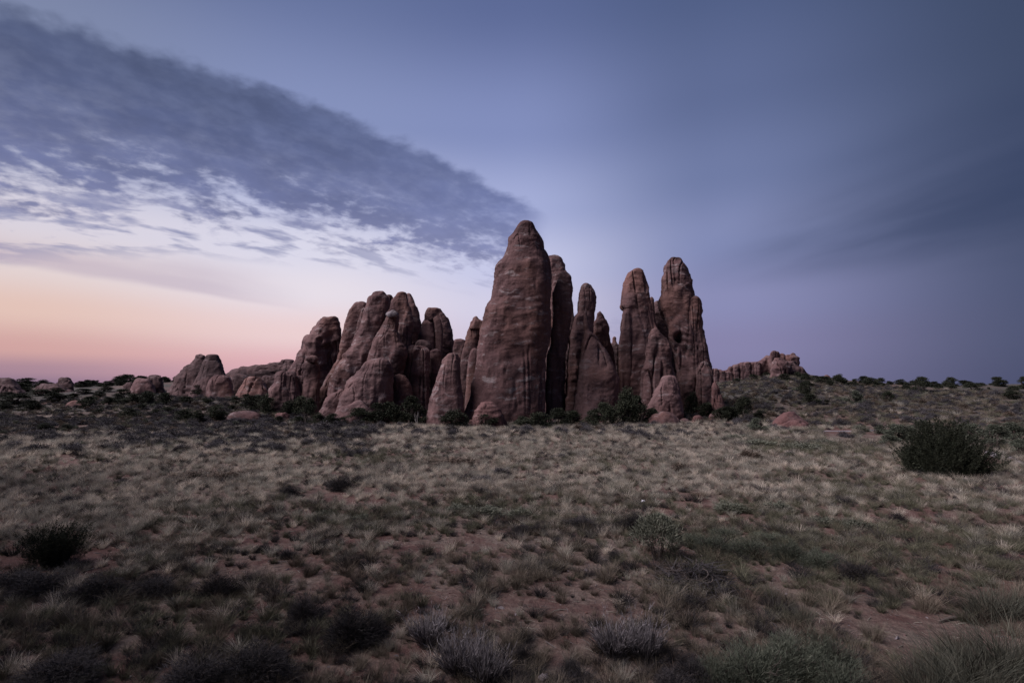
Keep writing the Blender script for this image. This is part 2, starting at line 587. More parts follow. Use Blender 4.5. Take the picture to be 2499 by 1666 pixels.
def rock(name, label, zoom, left, right, D, mat=None, tf=0.85, tb=1.2, amp=1.0, ledge=1.0, flute=1.0, boxy=3.0, seed=0,
         cat='rock', group=None, parent=None, dents=(), ground_base=True, res=1.0, hscale=1.0, cut=None):
    """A body lofted through horizontal sections. left/right: outline points, top to bottom, in photo pixels of the zoom.
    D: distance of its broadest section. tf/tb: thickness in front of and behind that section, relative to its half width."""
    ox, oy, sc = zoom
    if zoom in (ZA, ZB):
        D = 66.5 + (D - 65.5) * 1.38
    if D is None:                                   # stands where its foot meets the ground
        D = ground(ox + (left[-1][0] + right[-1][0]) / 2 / sc, oy + max(left[-1][1], right[-1][1]) / sc)[1] + 1.0
    L = np.array([(ox + a / sc, oy + b / sc) for a, b in left])
    R = np.array([(ox + a / sc, oy + b / sc) for a, b in right])
    ytop = min(L[0, 1], R[0, 1])
    ybot = max(L[-1, 1], R[-1, 1])
    xt = (L[0, 0] + R[0, 0]) / 2
    Lx = np.concatenate([[xt], L[:, 0]]); Ly = np.concatenate([[ytop - 1.2], L[:, 1]])
    Rx = np.concatenate([[xt], R[:, 0]]); Ry = np.concatenate([[ytop - 1.2], R[:, 1]])
    Ly = np.maximum.accumulate(Ly + np.arange(len(Ly)) * 1e-4)
    Ry = np.maximum.accumulate(Ry + np.arange(len(Ry)) * 1e-4)
    hp = ybot - ytop
    wp = max(np.max(np.interp(Ly, Ry, Rx) - Lx), 4)
    rows = int(np.clip(hp * 0.62 * res, 14, 260))
    cols = int(np.clip(wp * 1.9 * res, 22, 230))
    t = np.linspace(0, 1, rows)
    t = t * (0.55 + 0.45 * t)                                     # finer towards the top
    ys = ytop - 1.2 + t * (hp + 1.2)
    if ground_base:
        x0, _, _ = at_depth((L[-1, 0] + R[-1, 0]) / 2, ybot, D)
        zg = gz(x0, D) - 1.5
        yb = HOR + (CAMH - zg) / D * F
        if yb > ybot + 1:
            ys = np.concatenate([ys, np.linspace(ybot, yb + 4, 10)[1:]])
    xl = np.interp(ys, Ly, Lx)
    xr = np.interp(ys, Ry, Rx)
    ker = np.array([1, 2, 3, 2, 1.0]); ker /= ker.sum()

    def sm(a):
        p = np.concatenate([[a[0]] * 2, a, [a[-1]] * 2])
        return np.convolve(p, ker, 'valid')
    xl[1:], xr[1:] = sm(xl)[1:], sm(xr)[1:]
    nr = len(ys)
    cx = np.empty(nr); hw = np.empty(nr); zc = np.empty(nr)
    for i in range(nr):
        a = at_depth(xl[i], ys[i], D)
        b = at_depth(xr[i], ys[i], D)
        cx[i] = (a[0] + b[0]) / 2
        hw[i] = max((b[0] - a[0]) / 2, 0.02)
        zc[i] = a[2]
    wm = np.max(hw)
    thick = wm * (0.18 + 0.82 * (hw / wm) ** 0.55) * np.clip(hw / (0.16 * wm), 0, 1) ** 0.5
    th = np.linspace(0, 2 * np.pi, cols, endpoint=False)
    e = 2.0 / boxy
    cs = np.sign(np.cos(th)) * np.abs(np.cos(th)) ** e
    sn = np.sign(np.sin(th)) * np.abs(np.sin(th)) ** e
    X = cx[:, None] + hw[:, None] * cs[None]
    dep = np.where(sn < 0, tf, tb)[None] * thick[:, None] * sn[None]
    X = X + cx[:, None] * dep / D                                  # bodies run back along the fin direction
    Yv = D + dep
    Z = np.repeat(zc[:, None], cols, 1) * 1.0
    Z = Z - 0.10 * np.abs(dep) * np.clip(hw / wm, 0, 1)[:, None] * 0.5
    # normals of the plain body
    V = np.stack([X, Yv, Z], -1)
    du = np.roll(V, -1, 1) - np.roll(V, 1, 1)
    dv = np.gradient(V, axis=0)
    n = np.cross(dv, du)
    n /= np.maximum(np.linalg.norm(n, axis=-1), 1e-6)[..., None]
    sgn = np.sign((n[..., 0] * (X - cx[:, None]) + n[..., 1] * (Yv - D)).mean())
    n *= sgn
    p = V.reshape(-1, 3)
    so = seed * 13.7 + 3.1
    sw = min(1.0, wm / 3.0)                                        # small rocks get smaller relief
    low = fbm(p * np.array([0.30, 0.30, 0.17]) / max(sw, 0.35) + so, 3)
    zz = p[:, 2] + 1.5 * perlin(p * 0.11 + so) + 0.25 * perlin(p * 0.6 + so) + seed * 1.7
    bed = perlin(np.stack([zz * 0.80 / max(sw, 0.6), 0 * zz + so, p[:, 0] * 0.03], 1)) \
        + 0.28 * perlin(np.stack([zz * 2.3 / max(sw, 0.6), 0 * zz + so + 9, p[:, 0] * 0.05], 1))
    bed = np.tanh(bed * 2.6) * 0.5
    on = 0.35 + 0.65 * sstep(perlin(p * 0.16 + so + 31), -0.2, 0.35)
    flt = perlin(np.stack([p[:, 0] * 0.75 / max(sw, 0.4), p[:, 1] * 0.75 / max(sw, 0.4), p[:, 2] * 0.06 + so], 1))
    flt = -np.maximum(0.085 - np.abs(flt), 0) * 11.0 * sstep(perlin(p * 0.12 + so + 77), -0.15, 0.25)   # joints: narrow deep cracks
    mid = fbm(p * np.array([0.9, 0.9, 1.3]) / max(sw, 0.45) + so, 4, 0.55)
    crown = np.repeat(sstep(ys, ytop + 0.28 * hp, ytop + 0.04 * hp)[:, None], cols, 1).ravel()
    rough = fbm(p * np.array([2.2, 2.2, 3.4]) / max(sw, 0.45) + so + 7, 3, 0.6)
    patch = sstep(perlin(p * 0.22 + so + 57), -0.1, 0.45)
    d = amp * sw * (0.50 * low + 0.16 * mid + 0.12 * rough * (0.15 + patch)) + ledge * sw * 0.14 * bed * (on + 0.6 * crown) + flute * sw * 0.85 * flt
    # scars where slabs have spalled off: flat steps with sharp rims
    d = d + amp * sw * (0.15 * np.tanh(11 * perlin(p * np.array([0.30, 0.30, 0.17]) / max(sw, 0.5) + so + 101))
                        + 0.07 * np.tanh(11 * perlin(p * np.array([0.66, 0.66, 0.45]) / max(sw, 0.5) + so + 131)))
    # keep the crown tidy and the outline where it stands
    d = d - np.mean(d) + 0.10 * sw
    tip = np.repeat(np.clip(hw / (0.30 * wm), 0.12, 1)[:, None], cols, 1).ravel()
    d = d * tip
    side = np.abs(np.tile(cs, nr)) ** 4
    d = np.where(side > 0.3, np.maximum(d, -0.12 * sw), d)
    for (ax, ay, rx, ry, dp) in dents:
        qx, qy = ox + ax / sc, oy + ay / sc
        c = np.array(at_depth(qx, qy, D))
        kx, ky = rx / sc * D / F, ry / sc * D / F
        wob = 0.35 * perlin(p * 0.9 + so)
        g = np.exp(-(((p[:, 0] - c[0]) / kx + wob) ** 2 + ((p[:, 2] - c[2]) / ky - wob) ** 2) ** 2)
        g = g * (p[:, 1] < D + 0.3 * wm)
        p = p + np.stack([0 * g, g * dp, 0 * g], 1)
    v = p + n.reshape(-1, 3) * d[:, None]
    idx = np.arange(nr * cols).reshape(nr, cols)
    a, b = idx[:-1], idx[1:]
    q = np.stack([a, b, np.roll(b, -1, 1), np.roll(a, -1, 1)], -1).reshape(-1, 4)
    v = np.vstack([v, v[:cols].mean(0, keepdims=True) + [[0, 0, 0.02]], v[-cols:].mean(0, keepdims=True)])
    tc, bc = nr * cols, nr * cols + 1
    top = np.stack([np.full(cols, tc), idx[0], np.roll(idx[0], -1)], 1)
    bot = np.stack([np.full(cols, bc), np.roll(idx[-1], -1), idx[-1]], 1)
    # origin at the foot of the rock
    x0, y0 = v[:, 0].mean(), v[:, 1].mean()
    org = np.array([x0, y0, gz(x0, y0)])
    if parent is not None:
        org = np.array(parent.location)
    o = link(name, mesh_np(name, v - org, [q, top, bot], mat or M_ROCK, True), parent)
    if parent is None:
        o.location = org
        tag(o, label, cat, group)
    return o


GF = 'tall sandstone fins of the formation'
FIN = 'rock_fin'
# ---- middle and right part of the formation
rock(FIN, 'tallest red sandstone tower with broad rounded face and tapering dome top', ZA,
     [(790, 113), (765, 120), (740, 150), (700, 215), (682, 245), (668, 290), (630, 365), (600, 410), (592, 450), (580, 560), (560, 640), (520, 710), (508, 780), (485, 860), (470, 960), (460, 1040), (440, 1160), (410, 1260), (385, 1350), (365, 1430)],
     [(795, 113), (830, 130), (860, 190), (888, 250), (893, 300), (920, 345), (935, 390), (948, 470), (950, 560), (946, 700), (950, 830), (932, 930), (914, 1000), (910, 1200), (912, 1440)],
     70, M_TOWER, tf=0.62, tb=1.1, amp=0.75, ledge=0.75, flute=0.25, boxy=2.7, seed=1, group=GF)
rock(FIN, 'slender vertical slab split from the right foot of the tallest tower', ZA,
     [(878, 800), (866, 880), (852, 1000), (848, 1200), (850, 1440)], [(884, 800), (900, 880), (912, 1000), (914, 1200), (916, 1440)],
     69.1, M_TOWER, tf=1.0, tb=2.0, amp=0.5, ledge=0.5, flute=0.2, seed=2, group=GF)
rock('rock_mound', 'small pink fluted mound at the foot of the tallest tower', ZA,
     [(505, 1332), (480, 1350), (445, 1390), (430, 1440), (415, 1500)], [(520, 1332), (560, 1345), (605, 1390), (640, 1450), (662, 1510)],
     65.5, M_RED, tf=0.8, amp=1.0, ledge=1.6, flute=1.4, seed=3, cat='rock')
rock(FIN, 'rounded pillar leaning behind the right shoulder of the tallest tower', ZA,
     [(960, 343), (938, 350), (928, 375), (940, 450), (950, 520), (945, 700), (940, 900), (920, 1000), (915, 1400)],
     [(985, 343), (1020, 362), (1045, 410), (1060, 480), (1065, 570), (1060, 700), (1050, 1100), (1045, 1400)],
     76, M_ROCK, seed=4, group=GF, flute=0.5)
rock(FIN, 'ribbed pillar pressed against the right flank of the tallest tower', ZA,
     [(1045, 445), (1015, 465), (990, 530), (972, 600), (965, 760), (955, 930), (930, 1010), (922, 1200), (922, 1410)],
     [(1060, 445), (1082, 480), (1098, 560), (1098, 680), (1080, 800), (1062, 950), (1046, 1100), (1036, 1250), (1034, 1410)],
     72.5, M_ROCK, seed=5, group=GF, flute=0.4, amp=0.9)
rock(FIN, 'dim narrow slab hidden between the ribbed pillar and the slim finger', ZA,
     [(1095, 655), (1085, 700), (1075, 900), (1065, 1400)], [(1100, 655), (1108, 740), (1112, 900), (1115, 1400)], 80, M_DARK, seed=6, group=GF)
rock(FIN, 'slim finger of rock with a dark cap between tower and twin peaks', ZA,
     [(1185, 532), (1170, 545), (1152, 600), (1142, 650), (1136, 720), (1108, 770), (1090, 850), (1072, 1000), (1058, 1200), (1050, 1400)],
     [(1200, 532), (1220, 545), (1240, 585), (1247, 640), (1247, 760), (1242, 860), (1250, 1000), (1252, 1400)],
     76, M_ROCK, seed=7, group=GF, amp=0.7, flute=0.6)
rock(FIN, 'pale slab shaped like a leaning sail in front of the slim finger', ZA,
     [(1188, 700), (1180, 730), (1176, 800), (1188, 870), (1165, 1000), (1135, 1150), (1120, 1300), (1122, 1420)],
     [(1194, 700), (1202, 780), (1218, 855), (1288, 925), (1340, 1010), (1380, 1090), (1408, 1180), (1416, 1280), (1395, 1380), (1385, 1430)],
     71.5, M_PINK, tf=0.55, seed=8, group=GF, amp=0.8, ledge=0.9, flute=0.5)
rock(FIN, 'short pillar with small knob cap right of the slim finger', ZA,
     [(1280, 720), (1267, 735), (1262, 768), (1242, 800), (1238, 860), (1240, 1000), (1250, 1400)],
     [(1292, 720), (1306, 740), (1328, 795), (1340, 850), (1355, 900), (1366, 960), (1385, 1100), (1400, 1400)],
     79, M_ROCK, seed=9, group=GF, flute=0.5)
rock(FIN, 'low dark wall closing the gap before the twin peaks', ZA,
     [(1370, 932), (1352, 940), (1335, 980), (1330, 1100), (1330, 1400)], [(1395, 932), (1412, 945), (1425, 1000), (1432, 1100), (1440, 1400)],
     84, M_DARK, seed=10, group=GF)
rock('rock_pinnacle', 'tiny pale knob poking above the dark gap wall', ZA,
     [(1378, 892), (1368, 900), (1370, 915), (1366, 935), (1362, 980)], [(1388, 892), (1396, 902), (1392, 915), (1404, 935), (1410, 980)],
     86, M_PINK, seed=11)
rock(FIN, 'blunt left one of the twin peaks, cap overhanging its left edge', ZA,
     [(1530, 433), (1508, 440), (1482, 460), (1462, 500), (1456, 570), (1441, 640), (1438, 688), (1455, 702), (1448, 770), (1440, 860), (1430, 930), (1430, 1180), (1430, 1330)],
     [(1548, 433), (1572, 447), (1592, 490), (1600, 560), (1612, 620), (1638, 720), (1660, 800), (1690, 900), (1710, 1000), (1720, 1330)],
     76.5, M_ROCK, seed=12, group=GF, tf=0.7, ledge=1.1, flute=0.7)
rock(FIN, 'dark vertical rib at the left foot of the blunt peak', ZA,
     [(1468, 715), (1450, 735), (1428, 850), (1412, 940), (1412, 1080), (1420, 1200), (1424, 1330)],
     [(1480, 715), (1496, 760), (1503, 850), (1503, 1000), (1500, 1330)],
     75.3, M_ROCK, seed=13, group=GF, amp=0.6)
rock(FIN, 'pointed front fin with pale tip leaning on the blunt peak', ZA,
     [(1655, 828), (1638, 845), (1632, 885), (1602, 1000), (1590, 1100), (1572, 1200), (1560, 1330), (1552, 1420)],
     [(1672, 828), (1690, 850), (1720, 890), (1755, 945), (1766, 1000), (1770, 1100), (1790, 1200), (1808, 1300), (1825, 1420)],
     72, M_ROCK, seed=14, group=GF, tf=0.7, ledge=1.3)
rock('rock_mound', 'pink layered lobe at the foot of the twin peaks', ZA,
     [(1745, 1153), (1720, 1168), (1690, 1230), (1640, 1290), (1612, 1350), (1600, 1440)],
     [(1770, 1153), (1795, 1172), (1812, 1230), (1818, 1300), (1830, 1440)],
     69, M_PINK, seed=15, tf=0.7, ledge=1.5, amp=1.1)
rock('rock_mound', 'low crumbled ledge pile below the pink layered lobe', ZA,
     [(1700, 1395), (1670, 1410), (1630, 1440), (1610, 1470)], [(1730, 1395), (1790, 1415), (1820, 1450), (1830, 1475)],
     66.5, M_ROCK, seed=16, tf=0.6, ledge=1.6, amp=1.2)
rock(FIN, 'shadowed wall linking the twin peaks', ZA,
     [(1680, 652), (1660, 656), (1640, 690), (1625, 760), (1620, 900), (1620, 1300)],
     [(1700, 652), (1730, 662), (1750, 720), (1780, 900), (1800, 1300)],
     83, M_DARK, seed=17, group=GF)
rock('rock_pinnacle', 'round knob standing on the wall between the twin peaks', ZA,
     [(1630, 624), (1622, 636), (1620, 660), (1615, 720), (1612, 800)], [(1640, 624), (1650, 638), (1650, 660), (1658, 720), (1660, 800)],
     81, M_ROCK, seed=18)
rock(FIN, 'right one of the twin peaks, notched tip and leaning right edge', ZA,
     [(1768, 357), (1748, 370), (1725, 405), (1716, 440), (1710, 500), (1716, 550), (1710, 600), (1695, 640), (1700, 700), (1735, 800), (1760, 880), (1785, 1000), (1805, 1100), (1825, 1200), (1840, 1360)],
     [(1785, 357), (1812, 372), (1845, 402), (1880, 440), (1895, 510), (1920, 580), (1925, 640), (1945, 700), (1960, 800), (1975, 900), (2000, 1000), (2020, 1080), (2040, 1200), (2055, 1380)],
     77, M_ROCK, seed=19, group=GF, tf=0.75, ledge=1.1, flute=0.7, dents=[(1798, 902, 24, 30, 1.3), (1812, 928, 22, 14, 0.8)])
rock(FIN, 'right hand rib of the right peak with a squared shoulder', ZA,
     [(1915, 618), (1898, 632), (1888, 700), (1885, 850), (1895, 1000), (1905, 1200), (1910, 1380)],
     [(1935, 618), (1956, 632), (1973, 690), (1977, 790), (1992, 900), (2012, 1000), (2028, 1080), (2042, 1200), (2055, 1380)],
     76.4, M_ROCK, seed=20, group=GF, tf=0.8, ledge=1.0)
rock(FIN, 'bulging lower lobe at the right end of the formation', ZA,
     [(1982, 1056), (1965, 1072), (1950, 1130), (1940, 1250), (1938, 1390)], [(2000, 1056), (2022, 1072), (2046, 1120), (2060, 1250), (2070, 1390)],
     74.6, M_ROCK, seed=21, group=GF, amp=1.1)
rock('rock_mound', 'stepped reddish base block at the right end of the formation', ZA,
     [(2055, 1200), (2045, 1240), (2040, 1300), (2035, 1410)], [(2070, 1200), (2090, 1240), (2102, 1290), (2125, 1350), (2150, 1410)],
     71, M_RED, seed=22, ledge=1.8)
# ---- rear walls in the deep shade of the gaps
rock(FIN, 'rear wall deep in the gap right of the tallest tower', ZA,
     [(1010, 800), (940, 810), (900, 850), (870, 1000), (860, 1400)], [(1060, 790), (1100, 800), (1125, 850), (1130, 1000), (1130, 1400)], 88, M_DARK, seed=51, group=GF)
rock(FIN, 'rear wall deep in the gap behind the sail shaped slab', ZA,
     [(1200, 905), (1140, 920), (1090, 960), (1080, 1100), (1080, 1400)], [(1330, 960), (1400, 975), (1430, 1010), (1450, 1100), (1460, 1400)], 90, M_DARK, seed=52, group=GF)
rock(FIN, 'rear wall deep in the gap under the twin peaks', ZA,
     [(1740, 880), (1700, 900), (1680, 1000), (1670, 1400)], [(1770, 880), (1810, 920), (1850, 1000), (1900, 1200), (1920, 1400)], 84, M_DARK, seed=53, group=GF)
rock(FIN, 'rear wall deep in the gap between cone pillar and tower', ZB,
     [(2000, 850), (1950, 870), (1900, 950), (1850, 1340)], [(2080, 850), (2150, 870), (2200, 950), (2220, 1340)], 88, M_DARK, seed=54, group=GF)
# ---- between the tower and the left group
rock(FIN, 'narrow pillar with a stack of knobs left of the tallest tower', ZA,
     [(445, 790), (425, 800), (405, 835), (385, 890), (365, 960), (345, 1060), (340, 1150), (345, 1300), (350, 1430)],
     [(470, 790), (490, 800), (498, 830), (490, 860), (470, 960), (465, 1100), (460, 1300), (455, 1430)],
     79, M_ROCK, seed=23, group=GF)
k_ = rock('rock_pinnacle', 'crumbly cap of stacked knobs on the narrow pillar', ZA,
          [(443, 755), (430, 765), (428, 778), (415, 788), (408, 815), (410, 840)], [(452, 755), (468, 768), (470, 776), (496, 780), (500, 800), (498, 840)],
          78.6, M_ROCK, seed=24, ledge=2.2, amp=1.6, ground_base=False)
rock(FIN, 'thin reddish post squeezed beside the tallest tower', ZB,
     [(2175, 694), (2150, 712), (2132, 760), (2120, 850), (2106, 1000), (2094, 1200), (2088, 1340)],
     [(2200, 694), (2222, 708), (2222, 780), (2216, 850), (2210, 950), (2200, 1100), (2190, 1340)],
     75.5, M_ROCK, seed=25, group=GF, amp=0.6)
rock(FIN, 'free standing cone shaped pillar with a tilted pale cap', ZB,
     [(1965, 738), (1925, 755), (1897, 790), (1872, 830), (1852, 890), (1826, 970), (1806, 1050), (1780, 1150), (1746, 1240), (1722, 1340), (1712, 1400)],
     [(1990, 738), (2012, 750), (2022, 790), (2032, 900), (2042, 1000), (2056, 1150), (2070, 1330), (2078, 1400)],
     68, M_ROCK, seed=26, group=GF, amp=0.8, ledge=1.2, flute=0.4)
rock('rock_mound', 'far low dome seen in the gap left of the tower', ZB,
     [(2040, 598), (2000, 606), (1965, 620), (1955, 700), (1950, 900)], [(2060, 598), (2085, 610), (2100, 650), (2110, 750), (2110, 900)],
     95, M_ROCK, seed=27)
# ---- left group
GL = 'leaning fins of the left cluster'
rock(FIN, 'leftmost big fin of the cluster with a flat overhanging cap', ZB,
     [(720, 393), (690, 400), (632, 438), (634, 465), (602, 490), (572, 560), (532, 590), (515, 640), (492, 710), (447, 760), (430, 810), (392, 880), (350, 925), (330, 1000), (310, 1260)],
     [(760, 393), (802, 405), (836, 450), (856, 520), (868, 590), (864, 650), (834, 760), (806, 850), (760, 1000), (720, 1100), (700, 1260)],
     84, M_ROCK, seed=28, group=GL, tf=0.7, ledge=1.3, dents=[(780, 800, 110, 230, 1.6)])
rock(FIN, 'bulbous low knob rock at the left foot of the capped fin', ZB,
     [(310, 924), (270, 932), (238, 955), (230, 1000), (222, 1040), (165, 1105), (160, 1180), (150, 1280)],
     [(335, 924), (380, 932), (412, 950), (428, 985), (440, 1060), (450, 1150), (460, 1280)],
     78.5, M_PINK, seed=29, group=GL, flute=0.4)
hood = rock('hoodoo', 'small hoodoo with a flat mushroom cap before the capped fin', ZB,
            [(555, 812), (540, 822), (482, 842), (480, 880), (500, 930), (502, 1010), (485, 1100), (470, 1270)],
            [(580, 812), (610, 820), (628, 830), (642, 870), (650, 920), (640, 1000), (645, 1100), (650, 1270)],
            78, M_ROCK, seed=30, ledge=1.4, flute=0.4)
rock('cap', None, ZB, [(555, 762), (530, 768), (505, 790), (515, 808), (545, 826)], [(592, 762), (622, 772), (645, 792), (630, 810), (604, 826)],
     77.2, M_PINK, seed=31, parent=hood, ledge=1.8, ground_base=False)
rock('rock_mound', 'smooth saddle between the knob rock and the hoodoo', ZB,
     [(455, 962), (430, 972), (415, 1010), (405, 1100), (400, 1280)], [(475, 962), (500, 972), (520, 1010), (530, 1100), (540, 1280)],
     79, M_PINK, seed=32)
rock(FIN, 'dark capped fin second from the left with a pale patch near its top', ZB,
     [(1045, 230), (995, 248), (972, 270), (942, 310), (912, 400), (892, 500), (876, 600), (852, 700), (822, 800), (772, 900), (722, 980), (692, 1040), (652, 1120), (642, 1180), (640, 1290)],
     [(1075, 230), (1106, 242), (1112, 300), (1085, 400), (1062, 480), (1040, 560), (1010, 650), (980, 720), (930, 800), (870, 900), (830, 1050), (820, 1290)],
     80, M_ROCK, seed=33, group=GL, tf=0.7)
rock(FIN, 'narrow rib wedged between the second and third leaning fins', ZB,
     [(1088, 285), (1068, 310), (1040, 400), (1012, 500), (985, 600), (960, 700), (920, 780), (900, 1000)],
     [(1100, 285), (1120, 320), (1130, 400), (1120, 500), (1090, 600), (1060, 700), (1040, 800), (1020, 1000)],
     79.5, M_ROCK, seed=34, group=GL, amp=0.6)
rock(FIN, 'thick leaning column with rounded top, third of the left cluster', ZB,
     [(1225, 133), (1190, 144), (1142, 180), (1122, 215), (1108, 270), (1078, 400), (1045, 500), (1002, 600), (952, 700), (888, 755), (882, 800), (832, 870), (782, 960), (752, 1070), (750, 1120), (748, 1290)],
     [(1260, 133), (1300, 146), (1335, 190), (1345, 230), (1330, 290), (1292, 420), (1252, 520), (1212, 650), (1165, 760), (1125, 830), (1075, 920), (1030, 1000), (1000, 1100), (990, 1290)],
     77.5, M_ROCK, seed=35, group=GL, tf=0.75, ledge=1.2, flute=0.3)
rock(FIN, 'small shoulder peeking out behind the thick leaning column', ZB,
     [(1330, 163), (1312, 170), (1300, 230), (1280, 400), (1250, 600), (1200, 900)], [(1345, 163), (1372, 188), (1382, 225), (1372, 290), (1360, 500), (1340, 900)],
     83, M_DARK, seed=36, group=GL)
rock(FIN, 'broad upright slab with streaked face in the left cluster', ZB,
     [(1455, 133), (1422, 150), (1388, 200), (1366, 245), (1342, 300), (1325, 350), (1312, 420), (1302, 600), (1300, 1000), (1300, 1260)],
     [(1485, 133), (1512, 150), (1532, 220), (1552, 320), (1568, 430), (1572, 500), (1560, 580), (1550, 700), (1540, 1000), (1530, 1260)],
     82.5, M_ROCK, seed=37, group=GL, ledge=0.7, tf=0.6)
rock(FIN, 'rough edged slab standing behind the streaked slab', ZB,
     [(1520, 148), (1505, 165), (1500, 250), (1500, 500), (1500, 1200)],
     [(1540, 148), (1562, 188), (1592, 250), (1620, 290), (1640, 380), (1648, 450), (1636, 540), (1612, 640), (1605, 1000), (1600, 1200)],
     86, M_ROCK, seed=38, group=GL, flute=1.3)
b5 = rock(FIN, 'stout fin with a white topped knob in front of the streaked slab', ZB,
          [(1350, 352), (1325, 362), (1314, 405), (1282, 460), (1252, 510), (1202, 600), (1177, 680), (1152, 760), (1132, 820), (1100, 900), (1090, 1000), (1080, 1290)],
          [(1400, 352), (1418, 362), (1424, 410), (1416, 520), (1442, 580), (1495, 655), (1504, 740), (1484, 850), (1456, 950), (1440, 1050), (1430, 1290)],
          76.5, M_ROCK, seed=39, group=GL, tf=0.7, flute=0.3)
rock('cap', None, ZB, [(1360, 320), (1330, 330), (1312, 350), (1318, 368), (1340, 380)], [(1395, 322), (1415, 334), (1428, 352), (1422, 368), (1400, 380)],
     75.9, M_PALE, seed=40, parent=b5, ground_base=False, ledge=1.5, amp=1.6, tf=1.0)
rock(FIN, 'great lower buttress with stepped ledges across its crown', ZB,
     [(1185, 794), (1142, 812), (1092, 842), (1062, 890), (984, 970), (934, 1030), (912, 1090), (864, 1180), (824, 1290), (800, 1400)],
     [(1230, 794), (1275, 804), (1330, 840), (1350, 890), (1352, 1000), (1348, 1260), (1345, 1400)],
     72.5, M_PINK, seed=41, group=GL, tf=0.75, ledge=1.7, flute=0.25)
rock('rock_mound', 'smooth sloping apron rock below the great buttress', ZB,
     [(1040, 1206), (1000, 1216), (930, 1250), (852, 1292), (806, 1350), (790, 1400), (785, 1440)],
     [(1060, 1206), (1095, 1240), (1130, 1282), (1190, 1340), (1212, 1390), (1220, 1440)],
     69.5, M_PINK, seed=42, tf=0.6, amp=0.7, flute=0.1, ledge=0.8)
rock('rock_mound', 'cracked apron rock between second fin and great buttress', ZB,
     [(850, 1095), (800, 1130), (742, 1178), (702, 1218), (655, 1300), (640, 1400)],
     [(880, 1095), (905, 1120), (900, 1200), (880, 1300), (870, 1400)],
     73.5, M_PINK, seed=43, tf=0.7, flute=0.6)
rock('rock_mound', 'low rounded block right of the great buttress', ZB,
     [(1420, 950), (1388, 972), (1372, 1040), (1365, 1160), (1362, 1300)], [(1445, 950), (1485, 962), (1530, 1000), (1558, 1060), (1570, 1160), (1575, 1300)],
     74.5, M_ROCK, seed=44, ledge=1.4)
rock(FIN, 'wide block with ledged top between buttress and arched fin', ZB,
     [(1600, 668), (1540, 680), (1516, 720), (1502, 800), (1482, 900), (1472, 1000), (1470, 1300)],
     [(1640, 668), (1700, 686), (1732, 712), (1736, 900), (1732, 1100), (1728, 1300)],
     77.5, M_ROCK, seed=45, group=GL, tf=0.6)
rock(FIN, 'small stepped block right of the wide ledged block', ZB,
     [(1790, 702), (1755, 710), (1742, 745), (1746, 1000), (1755, 1150), (1755, 1280)],
     [(1820, 702), (1850, 714), (1862, 760), (1850, 950), (1830, 1130), (1825, 1280)],
     79.5, M_ROCK, seed=46, group=GL, ledge=1.5)
rock(FIN, 'arched fin with rounded shoulders at the right of the left cluster', ZB,
     [(1760, 295), (1722, 318), (1712, 345), (1684, 420), (1662, 470), (1642, 550), (1612, 620), (1620, 800), (1640, 1280)],
     [(1800, 295), (1832, 306), (1882, 350), (1918, 390), (1930, 450), (1955, 520), (1963, 600), (1966, 680), (1962, 800), (1960, 1280)],
     87, M_ROCK, seed=47, group=GL, tf=0.35, ledge=0.8, dents=[(1790, 560, 60, 160, 1.0)])
rock(FIN, 'inner pillar under the right shoulder of the arched fin', ZB,
     [(1800, 374), (1775, 392), (1790, 450), (1800, 600), (1800, 720), (1800, 900)], [(1820, 374), (1850, 410), (1868, 470), (1872, 540), (1866, 720), (1860, 900)],
     83.5, M_ROCK, seed=48, group=GL, amp=0.6)
rock(FIN, 'left shoulder pillar of the arched fin with a pale crescent', ZB,
     [(1705, 415), (1675, 440), (1655, 520), (1635, 580), (1625, 720), (1625, 900)], [(1725, 415), (1765, 440), (1786, 500), (1794, 560), (1796, 720), (1796, 900)],
     84, M_ROCK, seed=49, group=GL, amp=0.7)
rock('rock_mound', 'crumbly ledge pile below the left shoulder pillar', ZB,
     [(1660, 610), (1625, 622), (1602, 650), (1598, 700), (1598, 800)], [(1700, 610), (1740, 628), (1760, 660), (1768, 700), (1770, 800)],
     81, M_DARK, seed=50, ledge=2.0, amp=1.5)

# ---- unseen fins added left of and behind the camera to shade the near ground
def shade_fin(cx, cy, w, t, h, seed, label):
    rows, cols = 60, 72
    th = np.linspace(0, 2 * np.pi, cols, endpoint=False)
    tt = np.linspace(0, 1, rows)
    prof = np.clip((1 - tt ** 3.2), 0, 1) ** 0.5 * (1 - 0.18 * tt) + 0.01
    X = cx + w * prof[:, None] * np.sign(np.cos(th)) * np.abs(np.cos(th)) ** 0.75
    Y = cy + t * prof[:, None] * np.sign(np.sin(th)) * np.abs(np.sin(th)) ** 0.75
    zb = gz(cx, cy) - 1.5
    Z = np.repeat((zb + tt * (h + 1.5))[:, None], cols, 1)
    p = np.stack([X, Y, Z], -1).reshape(-1, 3)
    nrm = unit((p - [cx, cy, 0]) * [1 / w, 1 / t, 0])
    d = 0.9 * fbm(p * [0.3, 0.3, 0.17] + seed, 4) + 0.3 * np.tanh(2.5 * perlin(np.stack([p[:, 2] * 0.9, 0 * p[:, 0] + seed, p[:, 0] * 0.03], 1)))
    p = p + nrm * d[:, None]
    idx = np.arange(rows * cols).reshape(rows, cols)
    a, b = idx[:-1], idx[1:]
    q = np.stack([a, np.roll(a, -1, 1), np.roll(b, -1, 1), b], -1).reshape(-1, 4)
    org = np.array([cx, cy, gz(cx, cy)])
    o = link('rock_fin', mesh_np('rock_fin', p - org, [q, idx[-1][None, :], idx[0][None, ::-1]], M_ROCK, True))  # not part of the formation, added only for its shade
    o.location = org
    tag(o, label, 'rock', 'added shade fins out of view')


